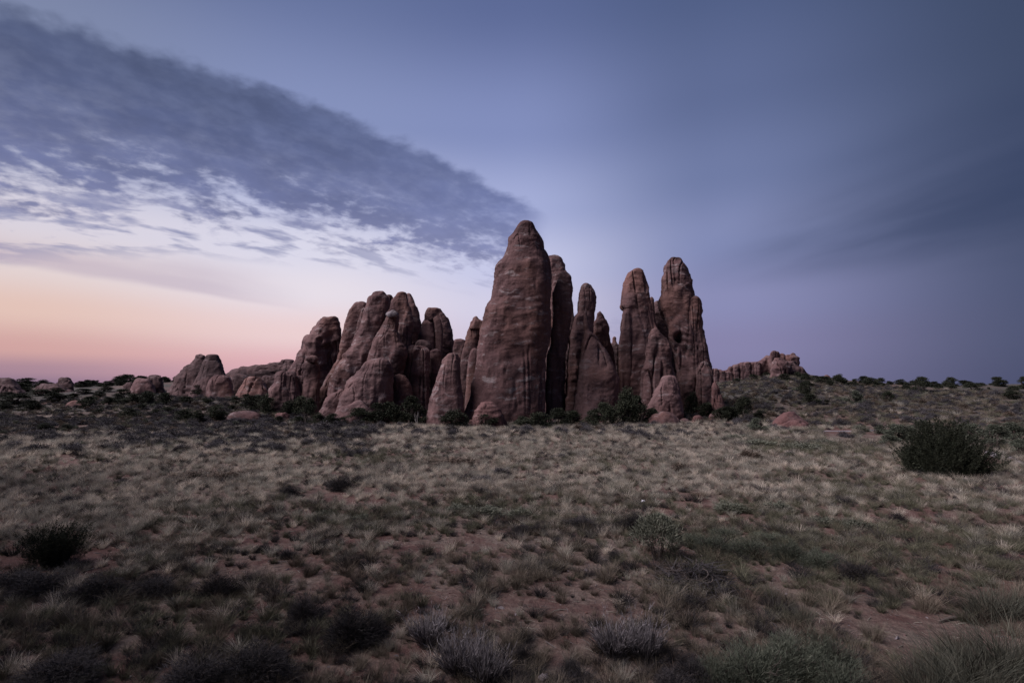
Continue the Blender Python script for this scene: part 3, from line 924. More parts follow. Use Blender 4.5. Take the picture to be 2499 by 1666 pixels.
for i_, (cx_, cy_, w_, t_, h_) in enumerate([(-23, -20, 6, 7, 28), (-22, -6, 6, 8, 27), (-26, 7, 6, 7, 24), (-36, 21, 7, 6, 21), (-6, -20, 9, 5, 22), (14, -21, 9, 5, 20)]):
    shade_fin(cx_, cy_, w_, t_, h_, 40.0 + i_, ['broad', 'tallest', 'smooth', 'low outer', 'banded', 'rounded'][i_] + ' added sandstone fin out of view, shading the near ground')

# ---- fallen blocks and ledges along the foot of the fins
_fr = np.random.RandomState(314)
_spots = [(690, 1022), (770, 1030), (835, 1036), (905, 1034), (945, 1030), (985, 1034), (1030, 1028), (1062, 1036), (1090, 1032), (1150, 1040), (1225, 1042), (1250, 1036), (1290, 1034), (1345, 1036), (1385, 1034), (1425, 1034),
          (1470, 1036), (1580, 1034), (1612, 1036), (1640, 1034), (1670, 1030), (1705, 1030), (1745, 1024), (1780, 1018)]
for i_, (px_, py_) in enumerate(_spots):
    w_, h_ = _fr.uniform(9, 30), _fr.uniform(6, 17)
    gx_, gy_, _ = ground(px_, py_)
    j_ = _fr.uniform(-0.25, 0.25, 4) * w_
    rock('fallen_block', 'fallen sandstone block half buried at the foot of the fins', ZP,
         [(px_ - 0.25 * w_, py_ - h_), (px_ - 0.45 * w_ + j_[0] * 0.3, py_ - 0.8 * h_), (px_ - 0.5 * w_ + j_[1] * 0.3, py_ - 0.4 * h_), (px_ - 0.55 * w_, py_ + 1)],
         [(px_ + 0.25 * w_, py_ - 0.9 * h_), (px_ + 0.42 * w_ + j_[2] * 0.3, py_ - 0.7 * h_), (px_ + 0.5 * w_ + j_[3] * 0.3, py_ - 0.3 * h_), (px_ + 0.55 * w_, py_ + 1)],
         gy_ + 0.6, M_ROCK if i_ % 3 else M_RED, seed=340 + i_, boxy=3.8, amp=1.8, ledge=1.8, res=1.6, cat='rock', group='fallen blocks along the fins')

# ---- far rocks left
rock('rock_dome', 'steep far left twin dome with a flat cap, the rear one', ZC,
     [(1590, 144), (1566, 154), (1550, 190), (1526, 230), (1482, 250), (1442, 290), (1402, 330), (1392, 370), (1362, 420), (1328, 475)],
     [(1610, 144), (1636, 152), (1641, 180), (1650, 300), (1650, 475)], 128, M_DARK, boxy=3.6, seed=60, ledge=1.5, group='twin domes on the plain')
rock('rock_dome', 'steep far twin dome with pale bands, the front one', ZC,
     [(1680, 148), (1652, 154), (1630, 200), (1602, 280), (1562, 370), (1538, 410), (1518, 470)],
     [(1700, 148), (1732, 156), (1750, 200), (1770, 250), (1790, 300), (1818, 350), (1840, 470)], 122, M_DARK, boxy=3.6, seed=61, ledge=1.5, group='twin domes on the plain')
rock('rock_dome', 'squat boulder dome with a white patch right of the twin domes', ZC,
     [(1740, 318), (1702, 330), (1682, 360), (1668, 400), (1658, 475)], [(1780, 318), (1820, 326), (1840, 370), (1858, 420), (1862, 475)], 114, M_ROCK, boxy=3.4, seed=62, ledge=1.5)
rock('rock_dome', 'dark blocky rock between the squat dome and the ridge', ZC,
     [(1900, 298), (1860, 308), (1842, 350), (1850, 470)], [(1930, 298), (1975, 312), (1990, 350), (2000, 470)], 120, M_DARK, boxy=3.6, seed=63, ledge=1.5)
rock('rock_dome', 'wide pinkish dome below the bushy ridge', ZC,
     [(2010, 332), (1962, 350), (1932, 400), (1908, 440), (1895, 480)], [(2050, 332), (2085, 345), (2120, 400), (2138, 440), (2150, 490)], 110, M_ROCK, boxy=3.4, seed=64, ledge=1.3)
rock('rock_dome', 'rock shelf tucked behind the wide pinkish dome', ZC,
     [(2150, 318), (2110, 326), (2090, 360), (2080, 470)], [(2180, 318), (2205, 330), (2215, 380), (2220, 470)], 113, M_DARK, boxy=3.6, seed=65, ledge=1.6)
rock('rock_ridge', 'long slickrock ridge with a table shaped end behind the capped fin', ZC,
     [(2270, 186), (2242, 194), (2232, 212), (2160, 226), (2060, 236), (1960, 250), (1870, 268), (1815, 290), (1800, 340), (1800, 430)],
     [(2300, 186), (2338, 190), (2350, 215), (2400, 260), (2420, 320), (2430, 430)], 150, M_DARK, boxy=3.6, seed=66, ledge=2.0, amp=1.2, tf=0.5, tb=0.6)
rock('rock_dome', 'smooth reddish dome beside the juniper thicket on the left', ZC,
     [(1130, 344), (1096, 352), (1062, 400), (1032, 450)], [(1150, 344), (1182, 348), (1220, 390), (1245, 455)], 135, M_ROCK, boxy=3.6, seed=67, ledge=1.2)
rock('rock_dome', 'flat topped dome adjoining the smooth reddish dome', ZC,
     [(1220, 317), (1192, 324), (1182, 350), (1185, 450)], [(1250, 317), (1282, 332), (1300, 380), (1306, 455)], 139, M_DARK, boxy=4.0, amp=1.4, seed=68, ledge=1.4)
rock('rock_dome', 'small low dome left of the smooth reddish dome', ZC,
     [(1010, 372), (985, 385), (972, 430), (965, 455)], [(1040, 372), (1065, 385), (1080, 430), (1085, 455)], 141, M_DARK, boxy=4.0, amp=1.4, seed=69)
rock('rock_dome', 'broad low slickrock hump with terraced sides far left', ZC,
     [(350, 382), (312, 392), (290, 430), (262, 490)], [(400, 382), (455, 390), (520, 420), (565, 450), (600, 490)], 150, M_DARK, boxy=4.0, amp=1.4, seed=70, ledge=2.0)
rock('rock_pinnacle', 'square topped knob on the terraced hump', ZC,
     [(500, 337), (476, 346), (466, 380), (466, 480)], [(530, 337), (558, 346), (578, 390), (592, 480)], 153, M_DARK, boxy=4.0, amp=1.4, seed=71, ledge=1.6)
rock('rock_dome', 'dark stepped outcrop at the far left edge of the plain', ZC,
     [(0, 336), (-40, 345), (-90, 380), (-120, 480)], [(40, 338), (92, 350), (120, 380), (150, 410), (190, 450), (230, 485)], 150, M_DARK, boxy=4.0, amp=1.4, seed=72, ledge=1.8)
rock('rock_dome', 'smooth hump in front of the dark stepped outcrop', ZC,
     [(40, 385), (0, 400), (-40, 440), (-60, 490)], [(80, 385), (120, 400), (160, 440), (190, 490)], 144, M_DARK, boxy=4.0, amp=1.4, seed=73, ledge=1.2)
rock('slab_rock', 'flat pinkish slab lying among junipers left of the fins', ZC,
     [(1930, 597), (1880, 604), (1830, 622), (1790, 650), (1780, 672)], [(1960, 597), (2020, 602), (2055, 614), (2070, 632), (2075, 660)], None, M_ROCK, boxy=3.4, seed=74, tf=0.5, tb=0.5, amp=0.5, ledge=0.6, flute=0.0)
rock('slab_rock', 'small pale slab among bushes on the left plain', ZC,
     [(590, 514), (550, 524), (522, 548), (518, 560)], [(610, 514), (640, 520), (665, 535), (690, 560)], None, M_ROCK, boxy=3.4, seed=75, tf=0.5, amp=0.5, ledge=0.6, flute=0.0)
rock('slab_rock', 'low whitish slab beside the terraced hump', ZC,
     [(620, 434), (602, 440), (594, 456), (592, 464)], [(650, 434), (665, 440), (672, 452), (676, 464)], None, M_PALE, seed=76, tf=0.5, amp=0.5, ledge=0.6, flute=0.0)

# ---- right: red boulder and the butte
bl = rock('boulder', 'split reddish boulder lying right of the fins on the grass', ZD,
          [(735, 588), (690, 594), (650, 606), (605, 630), (575, 655), (556, 690)], [(755, 588), (800, 604), (825, 625), (842, 650), (856, 690)], 63, M_RED, seed=80, tf=0.8, ledge=2.0, amp=1.7, boxy=3.0)
rock('upper_block', None, ZD, [(700, 530), (675, 545), (640, 575), (605, 598), (590, 620), (585, 660)], [(722, 528), (742, 536), (752, 552), (780, 575), (815, 606), (822, 650)],
     64.2, M_RED, seed=81, parent=bl, ledge=1.2, flute=1.5, amp=0.8, boxy=3.8)


def cliff():
    """Jointed cliff band left of the butte's top: every column is a block of its own."""
    root = link('cliff_band', None)
    x, y, _ = at_depth(ZE[0] + 450 / ZE[2], ZE[1] + 500 / ZE[2], 139)
    root.location = (x, y, gz(x, y))
    tag(root, 'banded red cliff of jointed columns left of the rocky butte top', 'cliff')
    cols_ = [(215, 262, 345, 560), (258, 305, 352, 560), (300, 348, 355, 545), (345, 400, 385, 525), (392, 450, 388, 520), (445, 505, 390, 510),
             (472, 540, 312, 505), (535, 590, 300, 500), (590, 640, 282, 490), (635, 690, 290, 485), (700, 760, 258, 470), (755, 800, 262, 440), (795, 850, 255, 430), (845, 905, 250, 420)]
    rs = np.random.RandomState(9)
    rock('rear_wall', None, ZE, [(560, 300), (470, 330), (400, 395), (300, 372), (215, 366), (190, 480), (180, 600)],
         [(760, 268), (880, 262), (960, 275), (1000, 330), (1010, 420), (1010, 600)], 141.5, M_ROCK, seed=99, boxy=5.0, tf=0.10, tb=0.2, ledge=2.4, amp=0.9, parent=root, ground_base=False)
    for i, (a, b, t, bt) in enumerate(cols_):
        w = (b - a)
        a, b = a - rs.uniform(0.05, 0.35) * w, b + rs.uniform(0.05, 0.35) * w
        t += rs.uniform(-6, 14)
        st = rs.uniform(0.3, 0.6)
        ym = t + (bt - t) * st
        k1, k2 = rs.uniform(-0.12, 0.12, 2) * w
        rock('rock_block', None, ZE, [(a + 0.25 * w, t), (a + 0.04 * w, t + 4), (a, t + 16), (a + k1, ym), (a - 2 - k1, ym + 12), (a - 5, bt + 60)],
             [(b - 0.25 * w, t + 2), (b - 0.04 * w, t + 6), (b, t + 18), (b + k2, ym), (b + 3 - k2, ym + 14), (b + 5, bt + 60)],
             139.6 + rs.uniform(-0.5, 0.7), M_PINK if i % 3 else M_ROCK, seed=100 + i, boxy=4.5, ledge=3.4, amp=1.6, parent=root, ground_base=False, res=1.8)


cliff()
GB = 'boulders piled on the butte'
for i, (lab, L_, R_, D_, m_) in enumerate([
    ('square headed boulder at the very top of the butte', [(1090, 104), (1062, 116), (1050, 150), (1046, 190)], [(1150, 104), (1176, 116), (1182, 150), (1178, 195)], 150, M_ROCK),
    ('low rounded boulder beside the square headed one on the butte', [(1205, 134), (1188, 145), (1182, 180)], [(1240, 134), (1262, 145), (1270, 185)], 151, M_ROCK),
    ('small round stone balanced on the leaning block of the butte', [(1370, 128), (1345, 145), (1338, 175)], [(1400, 128), (1420, 142), (1426, 175)], 150, M_ROCK),
    ('big leaning block on the right brow of the butte', [(1350, 165), (1332, 180), (1340, 240), (1390, 305)], [(1420, 165), (1470, 186), (1466, 240), (1450, 310)], 149, M_ROCK),
    ('pale slanting slab on the face of the butte', [(1130, 210), (1100, 235), (1080, 270), (1072, 320)], [(1180, 206), (1225, 215), (1250, 240), (1260, 320)], 146, M_PINK),
    ('crumpled ledgy outcrop in the middle of the butte', [(1180, 250), (1120, 285), (1090, 340), (1075, 420)], [(1260, 245), (1330, 265), (1372, 320), (1390, 420)], 144, M_ROCK),
    ('dark sloping outcrop under the leaning block', [(1340, 250), (1300, 270), (1270, 330), (1260, 420)], [(1400, 260), (1460, 300), (1540, 350), (1600, 440)], 145.5, M_DARK),
    ('broad shoulder of rubble left of the square headed boulder', [(1020, 178), (985, 195), (940, 225), (880, 260), (860, 420)], [(1080, 170), (1130, 185), (1180, 220), (1200, 420)], 152.5, M_ROCK),
    ('jumbled rock core carrying the boulders of the butte', [(1240, 160), (1180, 180), (1120, 215), (1090, 420)], [(1330, 160), (1380, 180), (1440, 260), (1470, 420)], 152, M_ROCK),
    ('small rounded rock at the tail of the butte', [(1840, 446), (1815, 460), (1805, 490), (1800, 520)], [(1870, 446), (1905, 462), (1914, 490), (1918, 520)], 140, M_RED),
]):
    rock('boulder', lab, ZE, L_, R_, D_ - 10, m_, seed=130 + i, ledge=2.2, amp=1.5, boxy=3.0, group=GB, res=1.6, flute=1.3)

# ------------------------------------------------------------------ plant meshes
def leaf_verts(pos, axis, length, width, rs):
    """flat pointed leaves as diamonds: (4n,3) and faces"""
    n = len(pos)
    side = unit(np.cross(axis, rs.normal(size=(n, 3))))
    l = length[:, None]
    w = width[:, None]
    v = np.stack([pos, pos + axis * l * 0.5 + side * w * 0.5, pos + axis * l, pos + axis * l * 0.5 - side * w * 0.5], 1).reshape(-1, 3)
    return v, np.arange(4 * n).reshape(n, 4)


def blade_verts(base, d, length, width, droop, rs, droopdir=None):
    """bent tapering blades: 7 verts each"""
    n = len(base)
    flat = unit(np.stack([d[:, 0], d[:, 1], 0 * d[:, 0]], 1) + rs.normal(size=(n, 3)) * [0.3, 0.3, 0]) if droopdir is None else droopdir
    side = unit(np.cross(d, rs.normal(size=(n, 3))))
    rows = []
    for t, w in ((0, 1.0), (0.4, 0.85), (0.75, 0.55), (1.0, 0.0)):
        c = base + d * (length * t)[:, None] + flat * (length * droop * t * t)[:, None] - np.array([0, 0, 1.0]) * (length * droop * 0.45 * t ** 3)[:, None]
        if w:
            rows += [c - side * (width * w / 2)[:, None], c + side * (width * w / 2)[:, None]]
        else:
            rows.append(c)
    v = np.stack(rows, 1).reshape(-1, 3)
    o = np.arange(n)[:, None] * 7
    q = np.concatenate([o + [[0, 1, 3, 2]], o + [[2, 3, 5, 4]]])
    tr = o + [[4, 5, 6]]
    return v, q, tr


def tube_path(pts, radii, sides=5):
    pts = np.asarray(pts, float)
    vs = []
    for i, p in enumerate(pts):
        a = pts[min(i + 1, len(pts) - 1)] - pts[max(i - 1, 0)]
        a = a / max(np.linalg.norm(a), 1e-9)
        r = np.array([0.31, 0.87, 0.2]) if abs(a[2]) > 0.8 else np.array([0, 0, 1.0])
        s = np.cross(a, r); s /= np.linalg.norm(s)
        u = np.cross(a, s)
        th = np.linspace(0, 2 * np.pi, sides, endpoint=False)
        vs.append(p + radii[i] * (np.cos(th)[:, None] * s + np.sin(th)[:, None] * u))
    v = np.concatenate(vs)
    idx = np.arange(len(v)).reshape(len(pts), sides)
    a, b = idx[:-1], idx[1:]
    q = np.stack([a, np.roll(a, -1, 1), np.roll(b, -1, 1), b], -1).reshape(-1, 4)
    return v, q


class Bag:
    """collects geometry for one mesh"""
    def __init__(self):
        self.v, self.q, self.t, self.n = [], [], [], 0

    def add(self, v, q=None, t=None):
        self.v.append(v)
        if q is not None and len(q):
            self.q.append(q + self.n)
        if t is not None and len(t):
            self.t.append(t + self.n)
        self.n += len(v)
        return self

    def mesh(self, name, mat, smooth=False):
        f = []
        if self.q:
            f.append(np.concatenate(self.q))
        if self.t:
            f.append(np.concatenate(self.t))
        return mesh_np(name, np.concatenate(self.v), f, mat, smooth)


def branch_bag(rs, n, r_base, spread, h0, h1, thick, bend=0.15, sides=5):
    """woody stems from one root, ending inside the crown"""
    b = Bag()
    for i in range(n):
        a = rs.uniform(0, 2 * np.pi)
        rr = spread * math.sqrt(rs.uniform(0.05, 1))
        top = np.array([math.cos(a) * rr, math.sin(a) * rr, rs.uniform(h0, h1)])
        p0 = np.array([math.cos(a) * r_base, math.sin(a) * r_base, -0.06])
        pts = [p0 + (top - p0) * t + rs.normal(size=3) * bend * 0.25 * math.sin(math.pi * t) + np.array([0, 0, 0.10 * math.sin(math.pi * t)]) for t in np.linspace(0, 1, 5)]
        rad = thick * rs.uniform(0.6, 1.1) * np.array([1.15, 0.85, 0.62, 0.42, 0.2])
        v, q = tube_path(pts, rad, sides)
        b.add(v, q)
    return b


def juniper(seed, n=5200, leaf=0.040, raised=0.0, clumps=30, flat=1.0):
    """crown about 1 wide and 1 high; irregular clumps with gaps between"""
    rs = np.random.RandomState(seed)
    lean = rs.normal(size=2) * 0.06
    cs, cr = [], []
    for i in range(clumps):
        a = rs.uniform(0, 2 * np.pi)
        h = rs.uniform(0, 1) ** 0.85
        prof = math.sin(math.pi * (0.18 + 0.80 * h) ** 0.9) ** 0.7
        rad = 0.40 * prof * math.sqrt(rs.uniform(0.12, 1)) * (0.75 + 0.35 * math.sin(3 * a + seed) * rs.uniform(0, 1))
        r = rs.uniform(0.085, 0.165)
        z = raised + (0.10 + 0.80 * h) * (1 - raised)
        cs.append((math.cos(a) * rad + lean[0] * h, math.sin(a) * rad + lean[1] * h, z))
        cr.append(r)
    cs, cr = np.array(cs), np.array(cr)
    w = cr ** 2
    k = rs.choice(clumps, n, p=w / w.sum())
    u = unit(rs.normal(size=(n, 3)))
    pos = cs[k] + u * (cr[k] * rs.uniform(0.35, 1.05, n))[:, None] * [1, 1, 0.85]
    pos[:, 2] = np.maximum(pos[:, 2], 0.01)
    ax = unit(u * 0.8 + rs.normal(size=(n, 3)) * 0.5 + [0, 0, 0.45])
    ln = leaf * rs.uniform(0.6, 1.4, n)
    v, q = leaf_verts(pos, ax, ln, ln * rs.uniform(0.45, 0.8, n), rs)
    crown = Bag().add(v, q).mesh('crown', M_JUN)
    tb = branch_bag(rs, 7 if not raised else 5, 0.03, 0.26, 0.45 + 0.3 * raised, 0.8, 0.035)
    return crown, tb.mesh('trunk', M_BARK, True)


def upright_juniper(seed, n_sprays=420, per=34, vase=0.0):
    """near bush made of upright pointed sprays"""
    rs = np.random.RandomState(seed)
    base, tip = [], []
    a = rs.uniform(0, 2 * np.pi, n_sprays)
    e = np.sqrt(rs.uniform(0.0, 1, n_sprays))
    lump = 0.82 + 0.18 * np.sin(2.3 * a + seed) + rs.normal(size=n_sprays) * 0.05
    rr = 0.5 * e * lump
    h = (1 - (0.52 - 0.42 * vase) * e ** 2.6) * rs.uniform(0.30, 1.0, n_sprays) ** 0.55 * (0.88 + 0.16 * np.sin(4 * a + 1.7 * seed) * e)
    low = 0.30 * e * vase
    L = rs.uniform(0.16, 0.44, n_sprays)
    zt = np.maximum(h, low + 0.1)
    p0 = np.stack([np.cos(a) * rr * (1.0 - 0.75 * vase * (1 - zt) ** 1.2), np.sin(a) * rr * (1.0 - 0.75 * vase * (1 - zt) ** 1.2), np.maximum(zt - L, 0.0)], 1)
    d = unit(np.stack([np.cos(a) * e * 0.55, np.sin(a) * e * 0.55, np.ones(n_sprays)], 1) + rs.normal(size=(n_sprays, 3)) * 0.20)
    k = np.repeat(np.arange(n_sprays), per)
    t = rs.uniform(0, 1, len(k))
    out = unit(rs.normal(size=(len(k), 3)))
    rad = 0.030 * np.sin(np.pi * np.clip(t * 0.85 + 0.12, 0, 1))
    pos = p0[k] + d[k] * (L[k] * t)[:, None] + out * rad[:, None] * rs.uniform(0.3, 1, len(k))[:, None]
    pos[:, 2] = np.maximum(pos[:, 2], 0)
    ax = unit(d[k] + out * 0.55)
    ln = rs.uniform(0.011, 0.026, len(k))
    v, q = leaf_verts(pos, ax, ln, ln * 0.42, rs)
    # inner, hidden foliage
    n2 = n_sprays * 22
    a2 = rs.uniform(0, 2 * np.pi, n2); e2 = np.sqrt(rs.uniform(0, 1, n2))
    z2 = rs.uniform(0.02, 0.66, n2) * (1 - 0.6 * e2 ** 2)
    p2 = np.stack([np.cos(a2) * 0.42 * e2 * (1 - 0.75 * vase * (1 - z2) ** 1.2), np.sin(a2) * 0.42 * e2 * (1 - 0.75 * vase * (1 - z2) ** 1.2), z2], 1)
    v2, q2 = leaf_verts(p2, unit(rs.normal(size=(n2, 3)) + [0, 0, 0.5]), rs.uniform(0.02, 0.045, n2), rs.uniform(0.010, 0.02, n2), rs)
    crown = Bag().add(v, q).add(v2, q2).mesh('foliage', M_JUN)
    st = branch_bag(rs, 9, 0.03, 0.3, 0.3, 0.6, 0.02)
    return crown, st.mesh('stems', M_BARK, True)


def dome_shrub(seed, n=1500, leaf=0.05, mat=None, upright=0.3, stems=10, thin=0.28, stemmat=None, hollow=0.35):
    """twiggy rounded shrub, about 1 wide and 1 high"""
    rs = np.random.RandomState(seed)
    a = rs.uniform(0, 2 * np.pi, n)
    ce = rs.uniform(0.02, 1, n)
    r = rs.uniform(hollow, 1, n) ** 0.6
    lump = 0.80 + 0.16 * np.sin(3 * a + seed) + 0.10 * np.sin(5 * a + 2 * seed + 4 * ce) + rs.normal(size=n) * 0.06
    s = np.sqrt(1 - ce ** 2)
    pos = np.stack([np.cos(a) * s * 0.5, np.sin(a) * s * 0.5, ce * 0.92], 1) * (r * lump)[:, None]
    ax = unit(pos * [1, 1, 0.6] + rs.normal(size=(n, 3)) * 0.22 + [0, 0, upright])
    ln = leaf * rs.uniform(0.6, 1.5, n)
    v, q, t = blade_verts(pos, ax, ln * 1.6, ln * thin, rs.uniform(0, 0.3, n), rs)
    fol = Bag().add(v, q, t).mesh('foliage', mat)
    st = branch_bag(rs, stems, 0.02, 0.36, 0.35, 0.75, 0.014)
    return fol, st.mesh('stems', stemmat or M_BARK, True)


def tuft(seed, n=70, h=1.0, splay=0.45, mat=None, w=0.016, droop=0.35, base=0.16, name='blades'):
    rs = np.random.RandomState(seed)
    a = rs.uniform(0, 2 * np.pi, n)
    r = base * np.sqrt(rs.uniform(0, 1, n))
    p = np.stack([np.cos(a) * r, np.sin(a) * r, np.full(n, -0.03)], 1)
    a2 = a + rs.normal(size=n) * 0.7
    sp = splay * rs.uniform(0.1, 1.25, n)
    d = unit(np.stack([np.cos(a2) * sp, np.sin(a2) * sp, np.ones(n)], 1))
    ln = h * rs.uniform(0.35, 1.05, n)
    v, q, t = blade_verts(p, d, ln, w * rs.uniform(0.7, 1.3, n), droop * rs.uniform(0.1, 1.3, n), rs)
    return Bag().add(v, q, t).mesh(name, mat)


def rabbitbrush(seed, n=230):
    """many straight grey stems fanning up from a woody foot"""
    rs = np.random.RandomState(seed)
    b = Bag()
    a = rs.uniform(0, 2 * np.pi, n)
    e = np.sqrt(rs.uniform(0, 1, n))
    p = np.stack([np.cos(a) * e * 0.14, np.sin(a) * e * 0.14, np.full(n, -0.02)], 1)
    d = unit(np.stack([np.cos(a) * e * 0.62, np.sin(a) * e * 0.62, np.ones(n)], 1) + rs.normal(size=(n, 3)) * 0.07)
    ln = rs.uniform(0.45, 1.0, n) * (1 - 0.12 * e) * (0.82 + 0.18 * np.sin(5 * a + seed))
    v, q, t = blade_verts(p, d, ln, rs.uniform(0.006, 0.011, n), rs.uniform(-0.16, 0.10, n), rs)
    b.add(v, q, t)
    k = rs.randint(0, n, n * 5)
    tt = rs.uniform(0.45, 1.0, n * 5)
    p2 = p[k] + d[k] * (ln[k] * tt)[:, None]
    ax = unit(d[k] + rs.normal(size=(n * 5, 3)) * 0.28)
    v, q, t = blade_verts(p2, ax, rs.uniform(0.05, 0.14, n * 5), rs.uniform(0.005, 0.010, n * 5), rs.uniform(0, 0.1, n * 5), rs)
    b.add(v, q, t)
    fol = b.mesh('stems', M_RABBIT)
    dk = Bag()
    m = 260
    a = rs.uniform(0, 2 * np.pi, m); e = np.sqrt(rs.uniform(0, 1, m))
    p = np.stack([np.cos(a) * e * 0.18, np.sin(a) * e * 0.18, rs.uniform(0, 0.15, m)], 1)
    d = unit(np.stack([np.cos(a) * e * 0.8, np.sin(a) * e * 0.8, np.ones(m)], 1) + rs.normal(size=(m, 3)) * 0.25)
    v, q, t = blade_verts(p, d, rs.uniform(0.15, 0.45, m), rs.uniform(0.010, 0.02, m), rs.uniform(0, 0.2, m), rs)
    dk.add(v, q, t)
    return fol, dk.mesh('woody_base', M_BLACK)


# ------------------------------------------------------------------ placing plants
PR = random.Random(5)


def place(name, meshes, px, py, wpx, hpx, label, cat, group=None, sink=0.02, wide=1.0):
    """meshes: ((part name, mesh), ...). One Empty at the foot, its parts below it."""
    x, y, z = ground(px, py)
    dist = math.sqrt(x * x + y * y + (z - CAMH) ** 2)
    k = y / F
    w, h = wpx * k * 1.06, hpx * k * 1.06
    if len(meshes) == 1:
        o = link(name, meshes[0][1])
    else:
        o = link(name, None)
        for pn, me in meshes:
            link(pn, me, o)
    o.location = (x, y, z - sink * h)
    o.rotation_euler = (0, 0, PR.uniform(0, 6.283))
    o.scale = (w, w * wide, h)
    tag(o, label, cat, group)
    return o


JV = [juniper(200 + i) for i in range(7)]
JT = [juniper(220 + i, raised=0.30, clumps=26) for i in range(2)]
JG = []
for i in range(3):
    c, t = juniper(230 + i, n=6500, leaf=0.034, clumps=30)
    c.materials[0] = M_JUN2
    JG.append((c, t))


def jun(lst, kind, label, group, cat='juniper', name='juniper_bush'):
    for (x, y, w, h) in lst:
        if 'foot of' in label:
            w, h = w * 1.05, h * 1.12
        if 'crest' in label:
            h = h * 1.3
        c, t = PR.choice(kind)
        place(name, (('crown', c), ('trunk', t)), x, y, w, h, label, cat, group, sink=0.14 if 'crest' in label else 0.03)


jun([(880, 1036, 84, 36), (925, 1036, 74, 46), (965, 1037, 74, 52), (1003, 1037, 74, 62), (1040, 1036, 46, 32), (1110, 1044, 90, 40), (1185, 1043, 76, 34),
     (1275, 1041, 64, 22), (1312, 1043, 94, 32), (1366, 1041, 64, 40), (1400, 1038, 64, 32), (1450, 1041, 66, 38), (1490, 1038, 64, 52), (1530, 1034, 74, 78),
     (1562, 1034, 64, 62), (1592, 1032, 46, 32)], JV, 'dark green juniper at the foot of the tall fins and tower', 'junipers along the foot of the fins')
jun([(1690, 1012, 64, 54), (1722, 1019, 70, 38), (1758, 1026, 74, 36), (1792, 1026, 44, 32), (1851, 1023, 38, 22)], JV,
    'dark juniper below the right end of the formation', 'junipers at the right end of the formation')
jun([(652, 1011, 60, 42), (640, 1004, 66, 34), (662, 994, 46, 36), (615, 1001, 72, 32), (705, 1014, 54, 32), (728, 1013, 70, 40), (776, 1036, 44, 26), (807, 1041, 56, 28)], JV,
    'dark juniper at the foot of the left fin cluster', 'junipers at the left fin cluster')
jun([(681, 1034, 30, 19), (727, 1036, 44, 20), (836, 1040, 40, 22)], JV, 'small round juniper on the grass before the left fin cluster', 'small junipers before the left cluster')
jun([(290, 984, 56, 22), (322, 986, 62, 26), (362, 986, 62, 30), (402, 985, 56, 27), (268, 987, 48, 18), (215, 994, 68, 27), (77, 1001, 66, 25), (130, 982, 74, 24),
     (15, 1001, 56, 20), (40, 986, 92, 26), (312, 1019, 62, 24), (410, 1006, 44, 14), (445, 1029, 68, 32), (482, 1031, 44, 30), (530, 1023, 78, 34), (445, 959, 44, 14),
     (490, 969, 58, 30), (531, 966, 54, 14), (510, 985, 40, 14), (170, 975, 50, 16), (240, 968, 46, 14), (460, 985, 50, 18), (345, 1000, 40, 14), (100, 965, 70, 16), (205, 960, 60, 12), (60, 955, 60, 12), (140, 958, 50, 12), (255, 955, 44, 12), (180, 990, 44, 16), (20, 970, 60, 14), (420, 968, 44, 14), (300, 962, 50, 13), (360, 965, 40, 12), (575, 985, 40, 16), (560, 1002, 36, 14), (380, 1012, 40, 14), (240, 1010, 40, 12), (600, 975, 36, 14)], JV,
    'dark juniper in the scattered thicket on the left plain', 'junipers of the left thicket')
jun([(110, 1051, 58, 19), (157, 1051, 48, 16)], JV, 'lone juniper clump sitting in the dark brush on the left', 'juniper clumps in the dark brush')
def skyline(px0, px1, n, wr, hr, label, group, seed):
    rs = np.random.RandomState(seed)
    for px in np.sort(rs.uniform(px0, px1, n)):
        u = (px - 1249.5) / F
        dd = np.interp(u, [-0.9, -0.4, -0.2, 0.3, 0.9], [190, 180, 140, 140, 130]) - rs.uniform(0, 16)
        x, y = u * dd, dd
        c, t = PR.choice(JV)
        o = link('juniper_bush', None)
        link('crown', c, o)
        link('trunk', t, o)
        w = math.exp(rs.normal() * 0.45) * wr
        o.location = (x, y, gz(x, y) - 0.25)
        o.rotation_euler = (0, 0, rs.uniform(0, 6.28))
        o.scale = (w, w, hr * rs.uniform(0.6, 1.3) * (w / wr) ** 0.5)
        tag(o, label, 'juniper', group)


skyline(1995, 2530, 46, 2.4, 1.2, 'low scrub bush along the bare crest of the right hill', 'scrub on the right crest', 63)
skyline(-20, 470, 80, 3.2, 1.7, 'tiny juniper silhouetted on the left skyline', 'junipers on the left skyline', 61)
jun([(2049, 935, 44, 19), (2108, 935, 48, 16), (2148, 938, 32, 14), (2199, 938, 42, 11), (2249, 960, 54, 35), (2322, 942, 44, 19), (2439, 942, 50, 20), (2497, 944, 26, 22),
     (2085, 936, 24, 10), (2175, 938, 22, 8), (2225, 939, 24, 9), (2385, 943, 26, 8), (2020, 930, 22, 9)], JV, 'round juniper on the crest of the right hill', 'junipers on the right crest')
jun([(2166, 978, 40, 25), (2472, 974, 50, 23), (1968, 943, 40, 32), (1964, 964, 42, 34), (1976, 985, 58, 24), (1840, 927, 32, 14), (1913, 930, 44, 18), (1798, 933, 28, 10), (1872, 918, 30, 10), (2010, 985, 34, 10), (1950, 920, 30, 14), (1985, 926, 30, 10)], JV,
    'dark juniper growing on the slope of the right hill', 'junipers on the right slope')
jun([(1776, 897, 11, 6), (1762, 900, 9, 5), (1804, 889, 13, 7), (1815, 887, 10, 6), (1838, 880, 15, 7), (1850, 878, 12, 7), (1864, 874, 7, 7), (1975, 902, 14, 8), (1962, 897, 12, 8), (1990, 910, 12, 7)], JV,
    'tiny bush on the rim of the cliff and butte', 'bushes on the butte rim')
